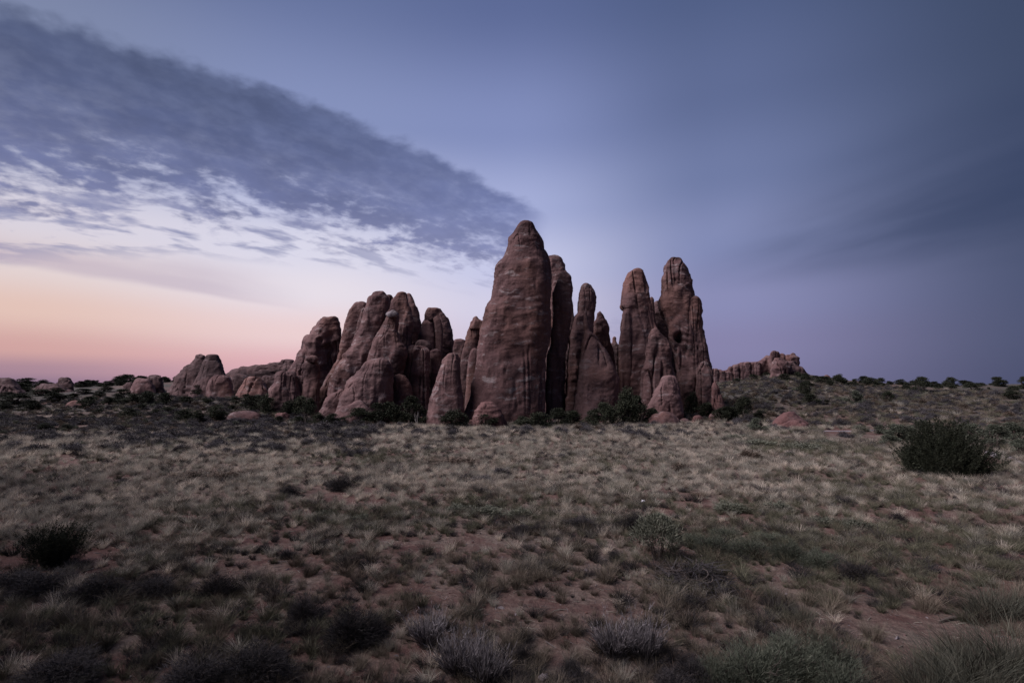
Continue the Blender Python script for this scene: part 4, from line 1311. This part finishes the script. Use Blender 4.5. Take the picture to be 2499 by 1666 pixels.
jun([(604, 896, 9, 5), (620, 891, 8, 5), (634, 888, 12, 6), (645, 888, 12, 6), (660, 889, 10, 5), (672, 888, 8, 4)], JV, 'tiny bush on top of the slickrock ridge', 'bushes on the slickrock ridge')
jun([(1819, 1027, 56, 58)], JT, 'open juniper tree with bare trunk right of the formation', None, 'tree', 'juniper_tree')
jun([(748, 1034, 48, 60)], JT, 'leggy juniper tree with dark trunk before the leftmost fins', None, 'tree', 'juniper_tree')
jun([(2087, 985, 58, 28)], JG, 'greyish bush on the right hill below the crest', None, 'bush', 'grey_bush')
jun([(1851, 1054, 64, 34)], JG, 'grey green bush beside the split reddish boulder', None, 'bush', 'grey_bush')
jun([(2195, 1080, 96, 44), (2165, 1086, 60, 36), (2225, 1082, 64, 40), (2254, 1052, 84, 26), (2150, 1058, 50, 22)], JG, 'soft grey green bush left of the big dark juniper', 'grey bushes by the big juniper', 'bush', 'grey_bush')
jun([(2385, 1085, 90, 50), (2430, 1090, 90, 54), (2475, 1080, 90, 50), (2495, 1112, 66, 40), (2350, 1066, 80, 32)], JG, 'soft grey green bush right of the big dark juniper', 'grey bushes behind the path', 'bush', 'grey_bush')

c, t = upright_juniper(301, 430, 150)
place('juniper_bush', (('foliage', c), ('stems', t)), 2303, 1160, 176, 156, 'big dark upright juniper bush on the right grassland', 'juniper')
c, t = upright_juniper(302, 420, 70, vase=0.9)
place('juniper_bush', (('foliage', c), ('stems', t)), 132, 1383, 140, 112, 'small vase shaped juniper bush standing alone in the left foreground', 'juniper')

# dark low shrubs
BV = [dome_shrub(400 + i, 1900, 0.070, M_BELT, 0.25, thin=0.20) for i in range(5)]
BF = [dome_shrub(410 + i, 13000, 0.042, M_BLACK, 0.25, stems=22, thin=0.11, hollow=0.15) for i in range(4)]
WV = [dome_shrub(420 + i, 1500, 0.075, M_BROWN, 0.3) for i in range(2)]
GV = [dome_shrub(430 + i, 2600, 0.06, M_SAGE, 0.5) for i in range(3)]
GN = [dome_shrub(440 + i, 13000, 0.045, M_JUN2, 0.6, stems=20, thin=0.10, hollow=0.15) for i in range(3)]


def shrubs(lst, kind, name, label, cat, group=None):
    for i, (x, y, w, h) in enumerate(lst):
        f, s = PR.choice(kind)
        place(name, (('foliage', f), ('stems', s)), x, y, w, h, label if isinstance(label, str) else label[i], cat, group)


shrubs([(830, 1196, 66, 40), (872, 1181, 38, 24), (708, 1210, 58, 30)], BF, 'blackbrush', 'dense dark dome of brush on bare soil in the middle grassland', 'shrub', 'dark domes in the middle grassland')
shrubs([(1178, 1177, 60, 20), (1222, 1158, 54, 20), (1128, 1173, 26, 17), (1258, 1148, 16, 12), (1366, 1121, 46, 17), (1625, 1078, 26, 14), (1655, 1078, 22, 9), (1545, 1065, 22, 12),
        (660, 1095, 42, 16), (612, 1108, 40, 20), (680, 1098, 44, 18), (598, 1085, 30, 12), (1000, 1095, 38, 16), (1042, 1102, 48, 18), (1070, 1085, 34, 14), (1255, 1074, 28, 12), (1450, 1086, 38, 14), (1930, 1112, 40, 13), (1925, 1075, 42, 12), (1300, 1080, 30, 10)],
       BV, 'blackbrush', 'small dark brush dome dotted over the pale middle grassland', 'shrub', 'small dark domes of the middle grassland')
shrubs([(1665, 1150, 56, 20), (1830, 1120, 66, 24), (480, 1165, 90, 18), (560, 1168, 90, 22), (520, 1172, 80, 18), (440, 1172, 70, 14), (610, 1160, 60, 14)], WV, 'brown_brush', 'flat brown patch of brush lying in the pale grass', 'shrub', 'brown brush patches')
shrubs([(1545, 1298, 88, 54)], BF, 'blackbrush', 'dark rounded brush behind the pale green bush', 'shrub')
shrubs([(2190, 1276, 46, 32), (2160, 1284, 30, 14)], BF, 'blackbrush', 'dark brush clump alone on the right grassland', 'shrub', 'dark clumps on the right grassland')
shrubs([(170, 1230, 60, 24), (90, 1216, 44, 18), (215, 1180, 26, 12), (130, 1158, 20, 12), (300, 1178, 28, 12)], BV, 'blackbrush', 'dark brush behind the lone vase shaped juniper', 'shrub', 'dark brush on the left grassland')
shrubs([(90, 1445, 180, 58), (20, 1440, 120, 50), (240, 1458, 146, 62), (372, 1450, 112, 46), (530, 1455, 104, 62), (180, 1470, 120, 40)], BF, 'blackbrush', 'dark spreading brush in a row before the vase shaped juniper', 'shrub', 'row of dark brush in the left foreground')
shrubs([(742, 1522, 104, 82), (858, 1572, 156, 98), (905, 1550, 80, 60)], BF, 'blackbrush', 'tall dim brush left of the grey stemmed bushes', 'shrub', 'dim brush in the foreground')
shrubs([(620, 1660, 220, 90), (470, 1690, 200, 90), (150, 1660, 200, 70)], BF, 'blackbrush', ['widest dark brush mound on the near left bank', 'dark brush mound pressed against the widest one on the near bank', 'lone low dark brush mound below the row of dark brush'], 'shrub', 'dark brush at the near left bank')
shrubs([(1680, 1480, 90, 34), (1280, 1620, 50, 50), (1392, 1640, 60, 36), (2090, 1412, 110, 44), (1335, 1390, 40, 24), (1270, 1300, 60, 26), (1310, 1300, 40, 22), (1420, 1288, 90, 32), (1370, 1285, 50, 22), (1500, 1370, 44, 32), (890, 1390, 34, 30), (870, 1378, 30, 24), (700, 1360, 50, 20), (640, 1345, 50, 20), (560, 1350, 40, 16), (790, 1330, 44, 16)],
       BF, 'blackbrush', 'low dark brush between grass tufts in the foreground', 'shrub', 'low dark brush of the foreground')
shrubs([(1110, 1136, 130, 22), (1060, 1132, 60, 14)], WV, 'brown_brush', 'olive brown mat of brush before the tallest tower', 'shrub', 'olive mats before the tower')
shrubs([(1120, 1250, 80, 22), (1190, 1258, 90, 26), (1270, 1262, 80, 24)], GV, 'green_shrub', 'soft green low shrub in the green patch of the middle grassland', 'shrub', 'green patch of the middle grassland')
shrubs([(790, 1262, 60, 18), (880, 1274, 70, 20)], GV, 'green_shrub', 'soft green low shrub in front of the dark brush domes', 'shrub', 'green shrubs before the dark domes')
shrubs([(1740, 1346, 96, 42), (1830, 1354, 104, 46), (1925, 1364, 104, 48), (2005, 1384, 112, 46), (1690, 1330, 70, 34), (1770, 1316, 90, 32), (1880, 1326, 100, 30)], GN, 'green_shrub', 'green shrub in the low belt right of the pale green bush', 'shrub', 'green belt of the right foreground')
shrubs([(2090, 1290, 80, 26), (2010, 1280, 80, 22), (1900, 1246, 90, 24), (1780, 1246, 90, 24), (1960, 1098, 110, 20), (1850, 1088, 100, 18), (2010, 1088, 70, 18), (2100, 1053, 46, 17), (1800, 1072, 80, 14)], GV, 'green_shrub', 'low olive green shrub on the right grassland', 'shrub', 'olive shrubs on the right grassland')
shrubs([(1840, 1668, 200, 100), (1930, 1650, 190, 106), (2010, 1640, 150, 100), (1760, 1680, 150, 80), (2040, 1690, 160, 90)], GN, 'sagebrush', 'grey green sage in the near right foreground', 'shrub', 'sage of the near right foreground')
shrubs([(1690, 1670, 120, 66), (1640, 1690, 110, 60)], BF, 'blackbrush', 'near black twiggy brush left of the sage', 'shrub', 'black brush beside the sage')

# pale green bush with bare lower stems
def stemmy(seed):
    rs = np.random.RandomState(seed)
    n = 5200
    a = rs.uniform(0, 2 * np.pi, n)
    ce = rs.uniform(-0.15, 1, n)
    s = np.sqrt(np.clip(1 - ce ** 2, 0, 1))
    r = rs.uniform(0.35, 1, n) ** 0.6 * (0.85 + 0.2 * np.sin(3 * a + 1) + rs.normal(size=n) * 0.06)
    pos = np.stack([np.cos(a) * s * 0.5, np.sin(a) * s * 0.5, 0.48 + ce * 0.5], 1)
    pos = pos * [1, 1, 1] * np.stack([r, r, np.ones(n) * (0.9 + 0.1 * r)], 1)
    ax = unit(pos - [0, 0, 0.2] + rs.normal(size=(n, 3)) * 0.25 + [0, 0, 0.3])
    ln = rs.uniform(0.03, 0.075, n)
    v, q, t = blade_verts(pos, ax, ln, ln * 0.22, rs.uniform(0, 0.25, n), rs)
    f = Bag().add(v, q, t).mesh('foliage', M_SAGE)
    return f, branch_bag(rs, 16, 0.03, 0.42, 0.45, 0.85, 0.013).mesh('stems', M_BARK, True)


f, s = stemmy(501)
place('pale_bush', (('foliage', f), ('stems', s)), 1606, 1366, 124, 104, 'pale grey green bush with bare branching stems beside dead brush', 'bush')

# grey stemmed bushes in the near foreground
RB = [rabbitbrush(510 + i) for i in range(3)]
for i, (x, y, w, h, lab) in enumerate([
    (1042, 1572, 110, 112, 'upright grey stemmed bush, the smaller one behind the wide grey clump'),
    (1120, 1640, 150, 130, 'wide grey stemmed clump, its left half on red soil'),
    (1185, 1664, 150, 136, 'wide grey stemmed clump, its right half on red soil'),
    (1500, 1598, 130, 120, 'silvery stemmed bush of the pair near the sage, left one'),
    (1572, 1606, 130, 136, 'silvery stemmed bush of the pair near the sage, right one')]):
    f, s = RB[i % 3]
    place('rabbitbrush', (('stems', f), ('woody_base', s)), x, y, w, h, lab, 'bush')


# heap of dead twigs
def brush_heap():
    rs = np.random.RandomState(520)
    b = Bag()
    n = 900
    a = rs.uniform(0, 2 * np.pi, n); e = np.sqrt(rs.uniform(0, 1, n))
    p = np.stack([np.cos(a) * e * 0.48, np.sin(a) * e * 0.48, (1 - e ** 2) * rs.uniform(0.0, 0.8, n)], 1)
    d = unit(rs.normal(size=(n, 3)) * [1, 1, 0.55] + [0, 0, 0.12])
    v, q, t = blade_verts(p, d, rs.uniform(0.12, 0.34, n), rs.uniform(0.008, 0.016, n), rs.uniform(-0.5, 0.6, n), rs)
    b.add(v, q, t)
    tw = b.mesh('twigs', M_BLACK)
    lp = Bag()
    for i in range(26):
        c = np.array([rs.uniform(-0.3, 0.45), rs.uniform(-0.3, 0.3), rs.uniform(0.15, 0.55)])
        u = unit(rs.normal(size=3)); w_ = unit(np.cross(u, rs.normal(size=3)))
        r = rs.uniform(0.06, 0.16)
        ang = np.linspace(0, rs.uniform(2.5, 5.0), 9)
        pts = [c + r * (math.cos(k) * u + math.sin(k) * w_) for k in ang]
        v, q = tube_path(pts, np.linspace(0.008, 0.003, 9), 4)
        lp.add(v, q)
    return tw, lp.mesh('curled_branches', M_BARK, True)


f, s = brush_heap()
place('dead_brush_heap', (('twigs', f), ('curled_branches', s)), 1700, 1432, 190, 74, 'heap of dead curling twigs below the pale green bush', 'dead brush')
f, s = brush_heap()
sn = branch_bag(np.random.RandomState(530), 5, 0.03, 0.22, 0.6, 1.0, 0.03).mesh('dead_limbs', M_DEAD, True)
place('dead_snag', (('dead_limbs', sn),), 1017, 1040, 30, 46, 'bare grey dead shrub standing before the junipers at the fins', 'dead shrub')


def log_piece():
    x0, y0, z0 = ground(2292, 1520)
    x1, y1, z1 = ground(2394, 1507)
    rs = np.random.RandomState(4)
    pts = []
    for t in np.linspace(0, 1, 9):
        x, y = x0 + (x1 - x0) * t, y0 + (y1 - y0) * t + 0.05 * math.sin(5 * t)
        pts.append((x - x0, y - y0, gz(x, y) + 0.03 + 0.02 * math.sin(4 * t) - z0))
    v, q = tube_path(pts, [0.012, 0.022, 0.03, 0.034, 0.036, 0.034, 0.03, 0.022, 0.01], 7)
    b = Bag().add(v, q)
    v, q = tube_path([pts[5], np.add(pts[5], (0.10, 0.08, 0.08)), np.add(pts[5], (0.22, 0.12, 0.11))], [0.018, 0.013, 0.005], 5)
    o = link('dead_branch', b.add(v, q).mesh('dead_branch', M_BARK, True))
    o.location = (x0, y0, z0)
    tag(o, 'dark fallen branch lying on pale sand in the right foreground', 'branch')


log_piece()
for lab, px, py, s_ in (('tiny white stone in the grass above the dark rounded brush', 1570, 1231, 0.06), ('small grey stone on the red soil beside the wide grey clump', 1328, 1657, 0.07),
                        ('grey stone at the foot of the big dark juniper', 2356, 1172, 0.14)):
    x, y, z = ground(px, py)
    rs = np.random.RandomState(int(px))
    rows, cols_ = 7, 10
    vv = []
    for i in range(rows):
        ph = math.pi * (i + 0.5) / rows
        for j in range(cols_):
            th = 2 * math.pi * j / cols_
            r = s_ * (1 + 0.18 * rs.normal())
            vv.append((r * math.sin(ph) * math.cos(th) * 1.3, r * math.sin(ph) * math.sin(th), r * math.cos(ph) * 0.75))
    idx = np.arange(rows * cols_).reshape(rows, cols_)
    q = np.stack([idx[:-1], idx[1:], np.roll(idx[1:], -1, 1), np.roll(idx[:-1], -1, 1)], -1).reshape(-1, 4)
    me = mesh_np('stone', np.array(vv), [q, idx[0][None, :], idx[-1][None, ::-1]], M_PALE if s_ > 0.06 else None, True)
    if s_ <= 0.06:
        m_, T_, b_ = new_mat('white_stone', 0.7)
        n_ = T_.noise(None, 9.0, 4, 0.6)
        T_.l.new(T_.mix(n_, (0.62, 0.62, 0.70, 1), (0.85, 0.84, 0.88, 1)), b_.inputs['Base Color'])
        me.materials.append(m_)
    o = link('stone', me)
    o.location = (x, y, z + s_ * (0.3 if s_ > 0.06 else 2.2))
    tag(o, lab, 'stone')


# ------------------------------------------------------------------ footpath glimpsed behind the bushes
def path():
    pts = [(1975, 1052), (2030, 1051.5), (2100, 1050.5), (2165, 1049), (2230, 1053), (2320, 1073), (2400, 1102), (2440, 1112), (2560, 1150)]
    g = np.array([ground(*p)[:2] for p in pts])
    s = np.concatenate([[0], np.cumsum(np.hypot(*np.diff(g, axis=0).T))])
    ss = np.linspace(0, s[-1], 160)
    c = np.stack([np.interp(ss, s, g[:, 0]), np.interp(ss, s, g[:, 1])], 1)
    for _ in range(6):
        c[1:-1] = (c[:-2] + 2 * c[1:-1] + c[2:]) / 4
    tn = np.gradient(c, axis=0)
    tn /= np.linalg.norm(tn, axis=1)[:, None]
    nm = np.stack([-tn[:, 1], tn[:, 0]], 1)
    ks = np.linspace(-0.8, 0.8, 7)
    P = c[:, None, :] + nm[:, None, :] * ks[None, :, None]
    z = terrain(P[..., 0].ravel(), P[..., 1].ravel()).reshape(len(c), 7)
    z = z.mean(1, keepdims=True) * 0.5 + z * 0.5 + 0.03
    z[:, 0] -= 0.25
    z[:, -1] -= 0.25
    v = np.concatenate([P, z[..., None]], -1).reshape(-1, 3)
    idx = np.arange(len(v)).reshape(len(c), 7)
    a, b = idx[:-1], idx[1:]
    q = np.stack([a[:, :-1], b[:, :-1], b[:, 1:], a[:, 1:]], -1).reshape(-1, 4)
    m, T, bs = new_mat('packed_path', 0.7)
    n_ = T.noise(T.new('ShaderNodeNewGeometry').outputs['Position'], 5.0, 5, 0.6)
    T.l.new(T.mix(n_, (0.15, 0.135, 0.145, 1), (0.23, 0.205, 0.215, 1)), bs.inputs['Base Color'])
    tag(link('path', mesh_np('path', v, [q], m, True)), kind='structure')


path()

# ------------------------------------------------------------------ grass and ground brush
TUFTS = [
    tuft(600, 170, 1.0, 0.50, M_STRAW, 0.012), tuft(601, 150, 1.0, 0.62, M_STRAW, 0.012), tuft(602, 180, 1.0, 0.42, M_STRAW, 0.011, 0.5),
    tuft(603, 170, 1.0, 0.55, M_STRAW2, 0.012), tuft(604, 150, 1.0, 0.75, M_STRAW2, 0.012), tuft(605, 180, 1.0, 0.5, M_STRAW2, 0.011, 0.5),
    tuft(606, 190, 1.0, 0.65, M_GREEN, 0.012), tuft(607, 190, 1.0, 0.55, M_GREEN, 0.012, 0.5),
    tuft(608, 200, 1.0, 0.80, M_BLACK, 0.014, base=0.25), tuft(609, 200, 1.0, 0.95, M_BLACK, 0.014, base=0.25), tuft(610, 190, 1.0, 0.8, M_BROWN, 0.013, base=0.25),
    tuft(611, 170, 1.0, 0.55, M_OLIVE, 0.011), tuft(612, 170, 1.0, 0.70, M_OLIVE, 0.011, 0.5), tuft(613, 60, 1.0, 0.30, M_OLIVE, 0.010, 0.3),
]


def scatter(name, label, pts, vid, scl, meshes, seed):
    rs = np.random.RandomState(seed)
    n = len(pts)
    me = bpy.data.meshes.new(name)
    me.vertices.add(n)
    me.vertices.foreach_set('co', np.ascontiguousarray(pts, np.float32).ravel())
    at = me.attributes.new('vid', 'INT', 'POINT'); at.data.foreach_set('value', np.asarray(vid, np.int32))
    at = me.attributes.new('scl', 'FLOAT_VECTOR', 'POINT'); at.data.foreach_set('vector', np.ascontiguousarray(scl, np.float32).ravel())
    rot = np.stack([rs.normal(size=n) * 0.08, rs.normal(size=n) * 0.08, rs.uniform(0, 6.283, n)], 1)
    at = me.attributes.new('rot', 'FLOAT_VECTOR', 'POINT'); at.data.foreach_set('vector', np.ascontiguousarray(rot, np.float32).ravel())
    col = bpy.data.collections.new(name + '_kinds')
    for i, m in enumerate(meshes):
        col.objects.link(bpy.data.objects.new('%s_%02d' % (name, i), m))
    o = link(name, me)
    ng = bpy.data.node_groups.new(name, 'GeometryNodeTree')
    ng.interface.new_socket('Geometry', in_out='INPUT', socket_type='NodeSocketGeometry')
    ng.interface.new_socket('Geometry', in_out='OUTPUT', socket_type='NodeSocketGeometry')
    N, Lk = ng.nodes, ng.links
    gi, go = N.new('NodeGroupInput'), N.new('NodeGroupOutput')
    ci = N.new('GeometryNodeCollectionInfo')
    ci.inputs['Collection'].default_value = col
    ci.inputs['Separate Children'].default_value = True
    ci.inputs['Reset Children'].default_value = True
    ip = N.new('GeometryNodeInstanceOnPoints')
    ip.inputs['Pick Instance'].default_value = True

    def attr(nm, ty):
        a = N.new('GeometryNodeInputNamedAttribute')
        a.data_type = ty
        a.inputs['Name'].default_value = nm
        return next(s for s in a.outputs if s.enabled and s.name == 'Attribute')
    er = N.new('FunctionNodeEulerToRotation')
    Lk.new(attr('rot', 'FLOAT_VECTOR'), er.inputs[0])
    Lk.new(gi.outputs[0], ip.inputs['Points'])
    Lk.new(ci.outputs[0], ip.inputs['Instance'])
    Lk.new(attr('vid', 'INT'), ip.inputs['Instance Index'])
    Lk.new(er.outputs[0], ip.inputs['Rotation'])
    Lk.new(attr('scl', 'FLOAT_VECTOR'), ip.inputs['Scale'])
    Lk.new(ip.outputs[0], go.inputs[0])
    md = o.modifiers.new('scatter', 'NODES')
    md.node_group = ng
    tag(o, label, kind='stuff')
    return o


def sample(rs, r0, r1, dens, umax=1.0):
    """even points on the ground within the sector in front of the camera"""
    am = math.atan(umax)
    n = int(am * (r1 * r1 - r0 * r0) * dens)
    r = np.sqrt(rs.uniform(r0 * r0, r1 * r1, n))
    a = rs.uniform(-am, am, n)
    return r * np.sin(a), r * np.cos(a)


BARE = []
for (px, py, ra) in [(980, 1625, 1.3), (900, 1590, 0.8), (1760, 1405, 1.5), (1860, 1415, 1.5), (1950, 1425, 1.3), (600, 1385, 1.6), (700, 1400, 1.4), (780, 1440, 1.2), (1470, 1330, 1.6), (1560, 1315, 1.2),
                     (1400, 1570, 0.6), (1290, 1480, 1.0), (1400, 1450, 1.0), (870, 1222, 1.6), (760, 1212, 1.4), (230, 1370, 1.5), (2270, 1525, 1.3), (680, 1500, 0.9), (1040, 1450, 0.8), (1180, 1340, 2.2), (1000, 1330, 1.8)]:
    gx, gy, _ = ground(px, py)
    BARE.append((gx, gy, ra))
GREENS = []
for (px, py, ra) in [(1180, 1250, 3.2), (860, 1270, 2.2), (1850, 1350, 3.0), (2000, 1375, 2.5), (1780, 1240, 3.0), (1950, 1095, 6.0), (2050, 1180, 3.5), (2200, 1230, 3.5), (700, 1540, 1.2), (250, 1540, 1.8), (330, 1580, 1.5), (550, 1250, 2.0), (900, 1120, 4.0), (2350, 1350, 3.0)]:
    gx, gy, _ = ground(px, py)
    GREENS.append((gx, gy, ra))


def blob(x, y, lst):
    g = np.zeros_like(x)
    for (a, b, r) in lst:
        g = np.maximum(g, np.exp(-((x - a) ** 2 + (y - b) ** 2) / (r * r)))
    return g


def grass():
    rs = np.random.RandomState(77)
    P, V, S = [], [], []
    for (r0, r1, dn, sz) in [(3.0, 12, 46.0, 0.23), (12, 20, 30.0, 0.26), (20, 30, 18.0, 0.29), (30, 46, 8.5, 0.34), (46, 72, 5.0, 0.42), (72, 150, 0.9, 0.60)]:
        x, y = sample(rs, r0, r1, dn)
        q = np.stack([x * 0.22, y * 0.22, 0 * x + 3], 1)
        q2 = np.stack([x * 0.8, y * 0.8, 0 * x + 6], 1)
        cover = 0.85 + 0.75 * perlin(q) + 0.5 * perlin(q2)
        cover = cover - 0.62 * blob(x, y, BARE)
        keep = rs.uniform(size=len(x)) < np.clip(cover + (0.15 if r0 >= 26 else 0.0), 0.04, 1)
        pu = x / np.maximum(y, 1)
        keep &= ~((pu < -0.22) & (y > 44) & (rs.uniform(size=len(x)) < 0.62 * sstep(y, 44, 52)))      # gives way to the dark brush
        for (ua, ub, ya, yb) in ((0.545, 0.595, 50, 61), (0.612, 0.668, 50, 62), (0.815, 0.85, 33, 41)):     # worn strip beside the path
            keep &= ~((pu > ua) & (pu < ub) & (y > ya) & (y < yb))
        x, y = x[keep], y[keep]
        n = len(x)
        g = blob(x, y, GREENS) + 0.45 * perlin(np.stack([x * 0.10, y * 0.10, 0 * x + 12], 1))
        g = g + 0.16 * sstep(x / np.maximum(y, 1), 0.25, 0.7)
        u = rs.uniform(size=n)
        vid = rs.randint(0, 3, n)
        grey = rs.uniform(size=n) < 0.46
        vid = np.where(grey, rs.randint(3, 6, n), vid)
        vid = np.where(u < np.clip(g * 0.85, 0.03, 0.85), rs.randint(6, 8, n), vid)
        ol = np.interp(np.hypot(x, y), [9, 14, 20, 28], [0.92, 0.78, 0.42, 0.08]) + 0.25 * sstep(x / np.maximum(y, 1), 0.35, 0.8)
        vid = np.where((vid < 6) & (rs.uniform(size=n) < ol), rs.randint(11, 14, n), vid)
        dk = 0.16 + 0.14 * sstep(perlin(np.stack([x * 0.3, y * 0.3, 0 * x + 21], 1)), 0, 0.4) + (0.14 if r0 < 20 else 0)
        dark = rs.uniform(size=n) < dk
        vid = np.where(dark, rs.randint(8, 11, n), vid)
        if r0 >= 72:
            vid = np.where((vid < 6) & (rs.uniform(size=n) < 0.86), rs.choice([6, 7, 10, 11, 12], n), vid)
        h = sz * np.clip(np.exp(rs.normal(size=n) * 0.38), 0.45, 1.55)
        h = np.where(dark, h * rs.uniform(0.6, 1.15, n), h)
        w = h * rs.uniform(0.85, 1.35, n)
        z = terrain(x, y)
        P.append(np.stack([x, y, z], 1)); V.append(vid); S.append(np.stack([w, w, h], 1))
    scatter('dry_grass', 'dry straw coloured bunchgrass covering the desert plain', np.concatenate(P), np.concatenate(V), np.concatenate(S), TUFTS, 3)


grass()

# dark violet grey brush of the left middle distance: the nearest as single shrubs, the rest one mass
def brush_belt():
    rs = np.random.RandomState(88)
    x, y = sample(rs, 36, 150, 1.5, 1.0)
    u = x / y
    py = HOR + (CAMH - terrain(x, y)) / y * F
    d = np.where(u < -0.25, sstep(py, 1122, 1068) * 0.78, 0)                    # left belt
    d = np.where((u >= -0.25) & (u < 0.5), sstep(py, 1090, 1052) * 0.30, d)      # strip before the fins
    d = np.where(u >= 0.35, 0.06 * sstep(py, 1080, 1060) + 0.34 * sstep(py, 1050, 1030), d)
    d = d * (0.55 + 0.9 * perlin(np.stack([x * 0.12, y * 0.12, 0 * x + 2], 1)) + 0.25)
    d = np.where((u < -0.25) & (py < 1022), d * 0.35, d)
    k = rs.uniform(size=len(x)) < d
    x, y = x[k], y[k]
    z = terrain(x, y)
    n = len(x)
    w = np.exp(rs.normal(size=n) * 0.3) * 0.95
    h = w * rs.uniform(0.38, 0.6, n)
    order = np.argsort(y / w)
    near = order[:190]
    far = order[190:]
    for i in near:
        f, s = BV[rs.randint(len(BV))]
        o = link('blackbrush', f)
        o.location = (x[i], y[i], z[i] - 0.03)
        o.rotation_euler = (0, 0, rs.uniform(0, 6.28))
        o.scale = (w[i], w[i] * rs.uniform(0.8, 1.2), h[i])
        tag(o, 'low dark grey brush of the belt between grassland and rocks', 'shrub', 'brush belt before the rocks')
    kinds = [b[0] for b in BV] + [w_[0] for w_ in WV] + [g_[0] for g_ in GV[:1]]
    vid = np.where(rs.uniform(size=len(far)) < 0.8, rs.randint(0, 5, len(far)), rs.randint(5, 8, len(far)))
    scatter('low_brush', 'low dark desert brush spreading towards the rocks and hill', np.stack([x[far], y[far], z[far] - 0.03], 1), vid,
            np.stack([w[far], w[far], h[far]], 1), kinds, 4)


brush_belt()

def litter():
    rs = np.random.RandomState(55)
    kinds = []
    for i in range(4):                                   # small stones
        n_ = 9
        v = unit(rs.normal(size=(n_, 3))) * [1, 0.8, 0.5] * rs.uniform(0.7, 1.1, (n_, 1))
        import bmesh
        bm = bmesh.new()
        for p in v:
            bm.verts.new(p)
        bmesh.ops.convex_hull(bm, input=bm.verts)
        me = bpy.data.meshes.new('pebble')
        bm.to_mesh(me)
        bm.free()
        me.materials.append(M_RED if i % 2 else M_PALE)
        kinds.append(me)
    for i in range(4):                                   # fallen stems
        pts = [(-1 + t * 2, 0.25 * math.sin(3 * t + i), 0.05 * math.sin(5 * t)) for t in np.linspace(0, 1, 5)]
        v, q = tube_path(pts, [0.03, 0.045, 0.045, 0.035, 0.012], 4)
        kinds.append(Bag().add(v, q).mesh('stem', M_DEAD if i % 2 else M_STRAW2))
    x, y = sample(rs, 3.5, 22, 16.0)
    n = len(x)
    stone = rs.uniform(size=n) < 0.5
    vid = np.where(stone, rs.randint(0, 4, n), rs.randint(4, 8, n))
    sc = np.where(stone, 0.017 * np.exp(rs.normal(size=n) * 0.6), 0.09 * np.exp(rs.normal(size=n) * 0.4))
    scatter('ground_litter', 'small stones and fallen grass stems strewn over the soil', np.stack([x, y, terrain(x, y) + 0.005], 1), vid, np.stack([sc, sc, sc], 1), kinds, 6)


litter()

# single grass clumps that stand out in the foreground
FT = [tuft(700 + i, 330, 1.0, 0.34, M_OLIVE, 0.006, 0.35, base=0.20) for i in range(3)] + [tuft(710 + i, 420, 1.0, 0.42, M_DIM, 0.006, 0.4, base=0.22) for i in range(2)]


def clumps():
    rs = np.random.RandomState(99)
    spots = [(1010, 1398, 40, 52), (1040, 1352, 40, 44), (1110, 1372, 40, 44), (1130, 1480, 28, 44), (1000, 1485, 50, 56), (1480, 1420, 70, 60), (1290, 1425, 40, 40), (1160, 1510, 60, 40), (1700, 1385, 40, 36),
             (1630, 1462, 90, 50), (1640, 1455, 50, 44), (205, 1540, 80, 80), (60, 1530, 60, 60), (520, 1540, 60, 70), (320, 1500, 60, 60), (1720, 1410, 50, 50), (1290, 1660, 40, 40), (2260, 1490, 80, 70), (2130, 1560, 80, 60),
             (1960, 1525, 70, 70), (2030, 1480, 60, 50), (1920, 1480, 60, 60), (2180, 1470, 60, 60), (640, 1420, 60, 44), (760, 1400, 50, 40), (730, 1380, 40, 36), (890, 1440, 44, 40), (940, 1520, 60, 50), (420, 1580, 60, 70), (1240, 1570, 60, 50)]
    for (px, py, w, h) in spots:
        place('grass_clump', (('blades', FT[rs.randint(len(FT))]),), px, py, w * 1.1, h * 0.95, 'tall tufted grass clump standing out of the foreground scrub', 'grass clump', 'tall grass clumps of the foreground')
    for (px, py, w, h) in [(2440, 1500, 170, 100), (2400, 1510, 120, 80)]:
        place('grass_clump', (('blades', FT[4]),), px, py, w, h, 'broad dim grass clump behind the fallen branch', 'grass clump', 'broad clumps by the fallen branch')
    for (px, py, w, h) in [(2330, 1670, 160, 120), (2420, 1660, 190, 140), (2490, 1640, 170, 150), (2260, 1690, 140, 110), (2380, 1700, 180, 120)]:
        place('grass_clump', (('blades', FT[3 + rs.randint(2)]),), px, py, w * 1.3, h, 'tall dark green grass clump on the near right bank', 'grass clump', 'dark clumps of the near right bank')


clumps()
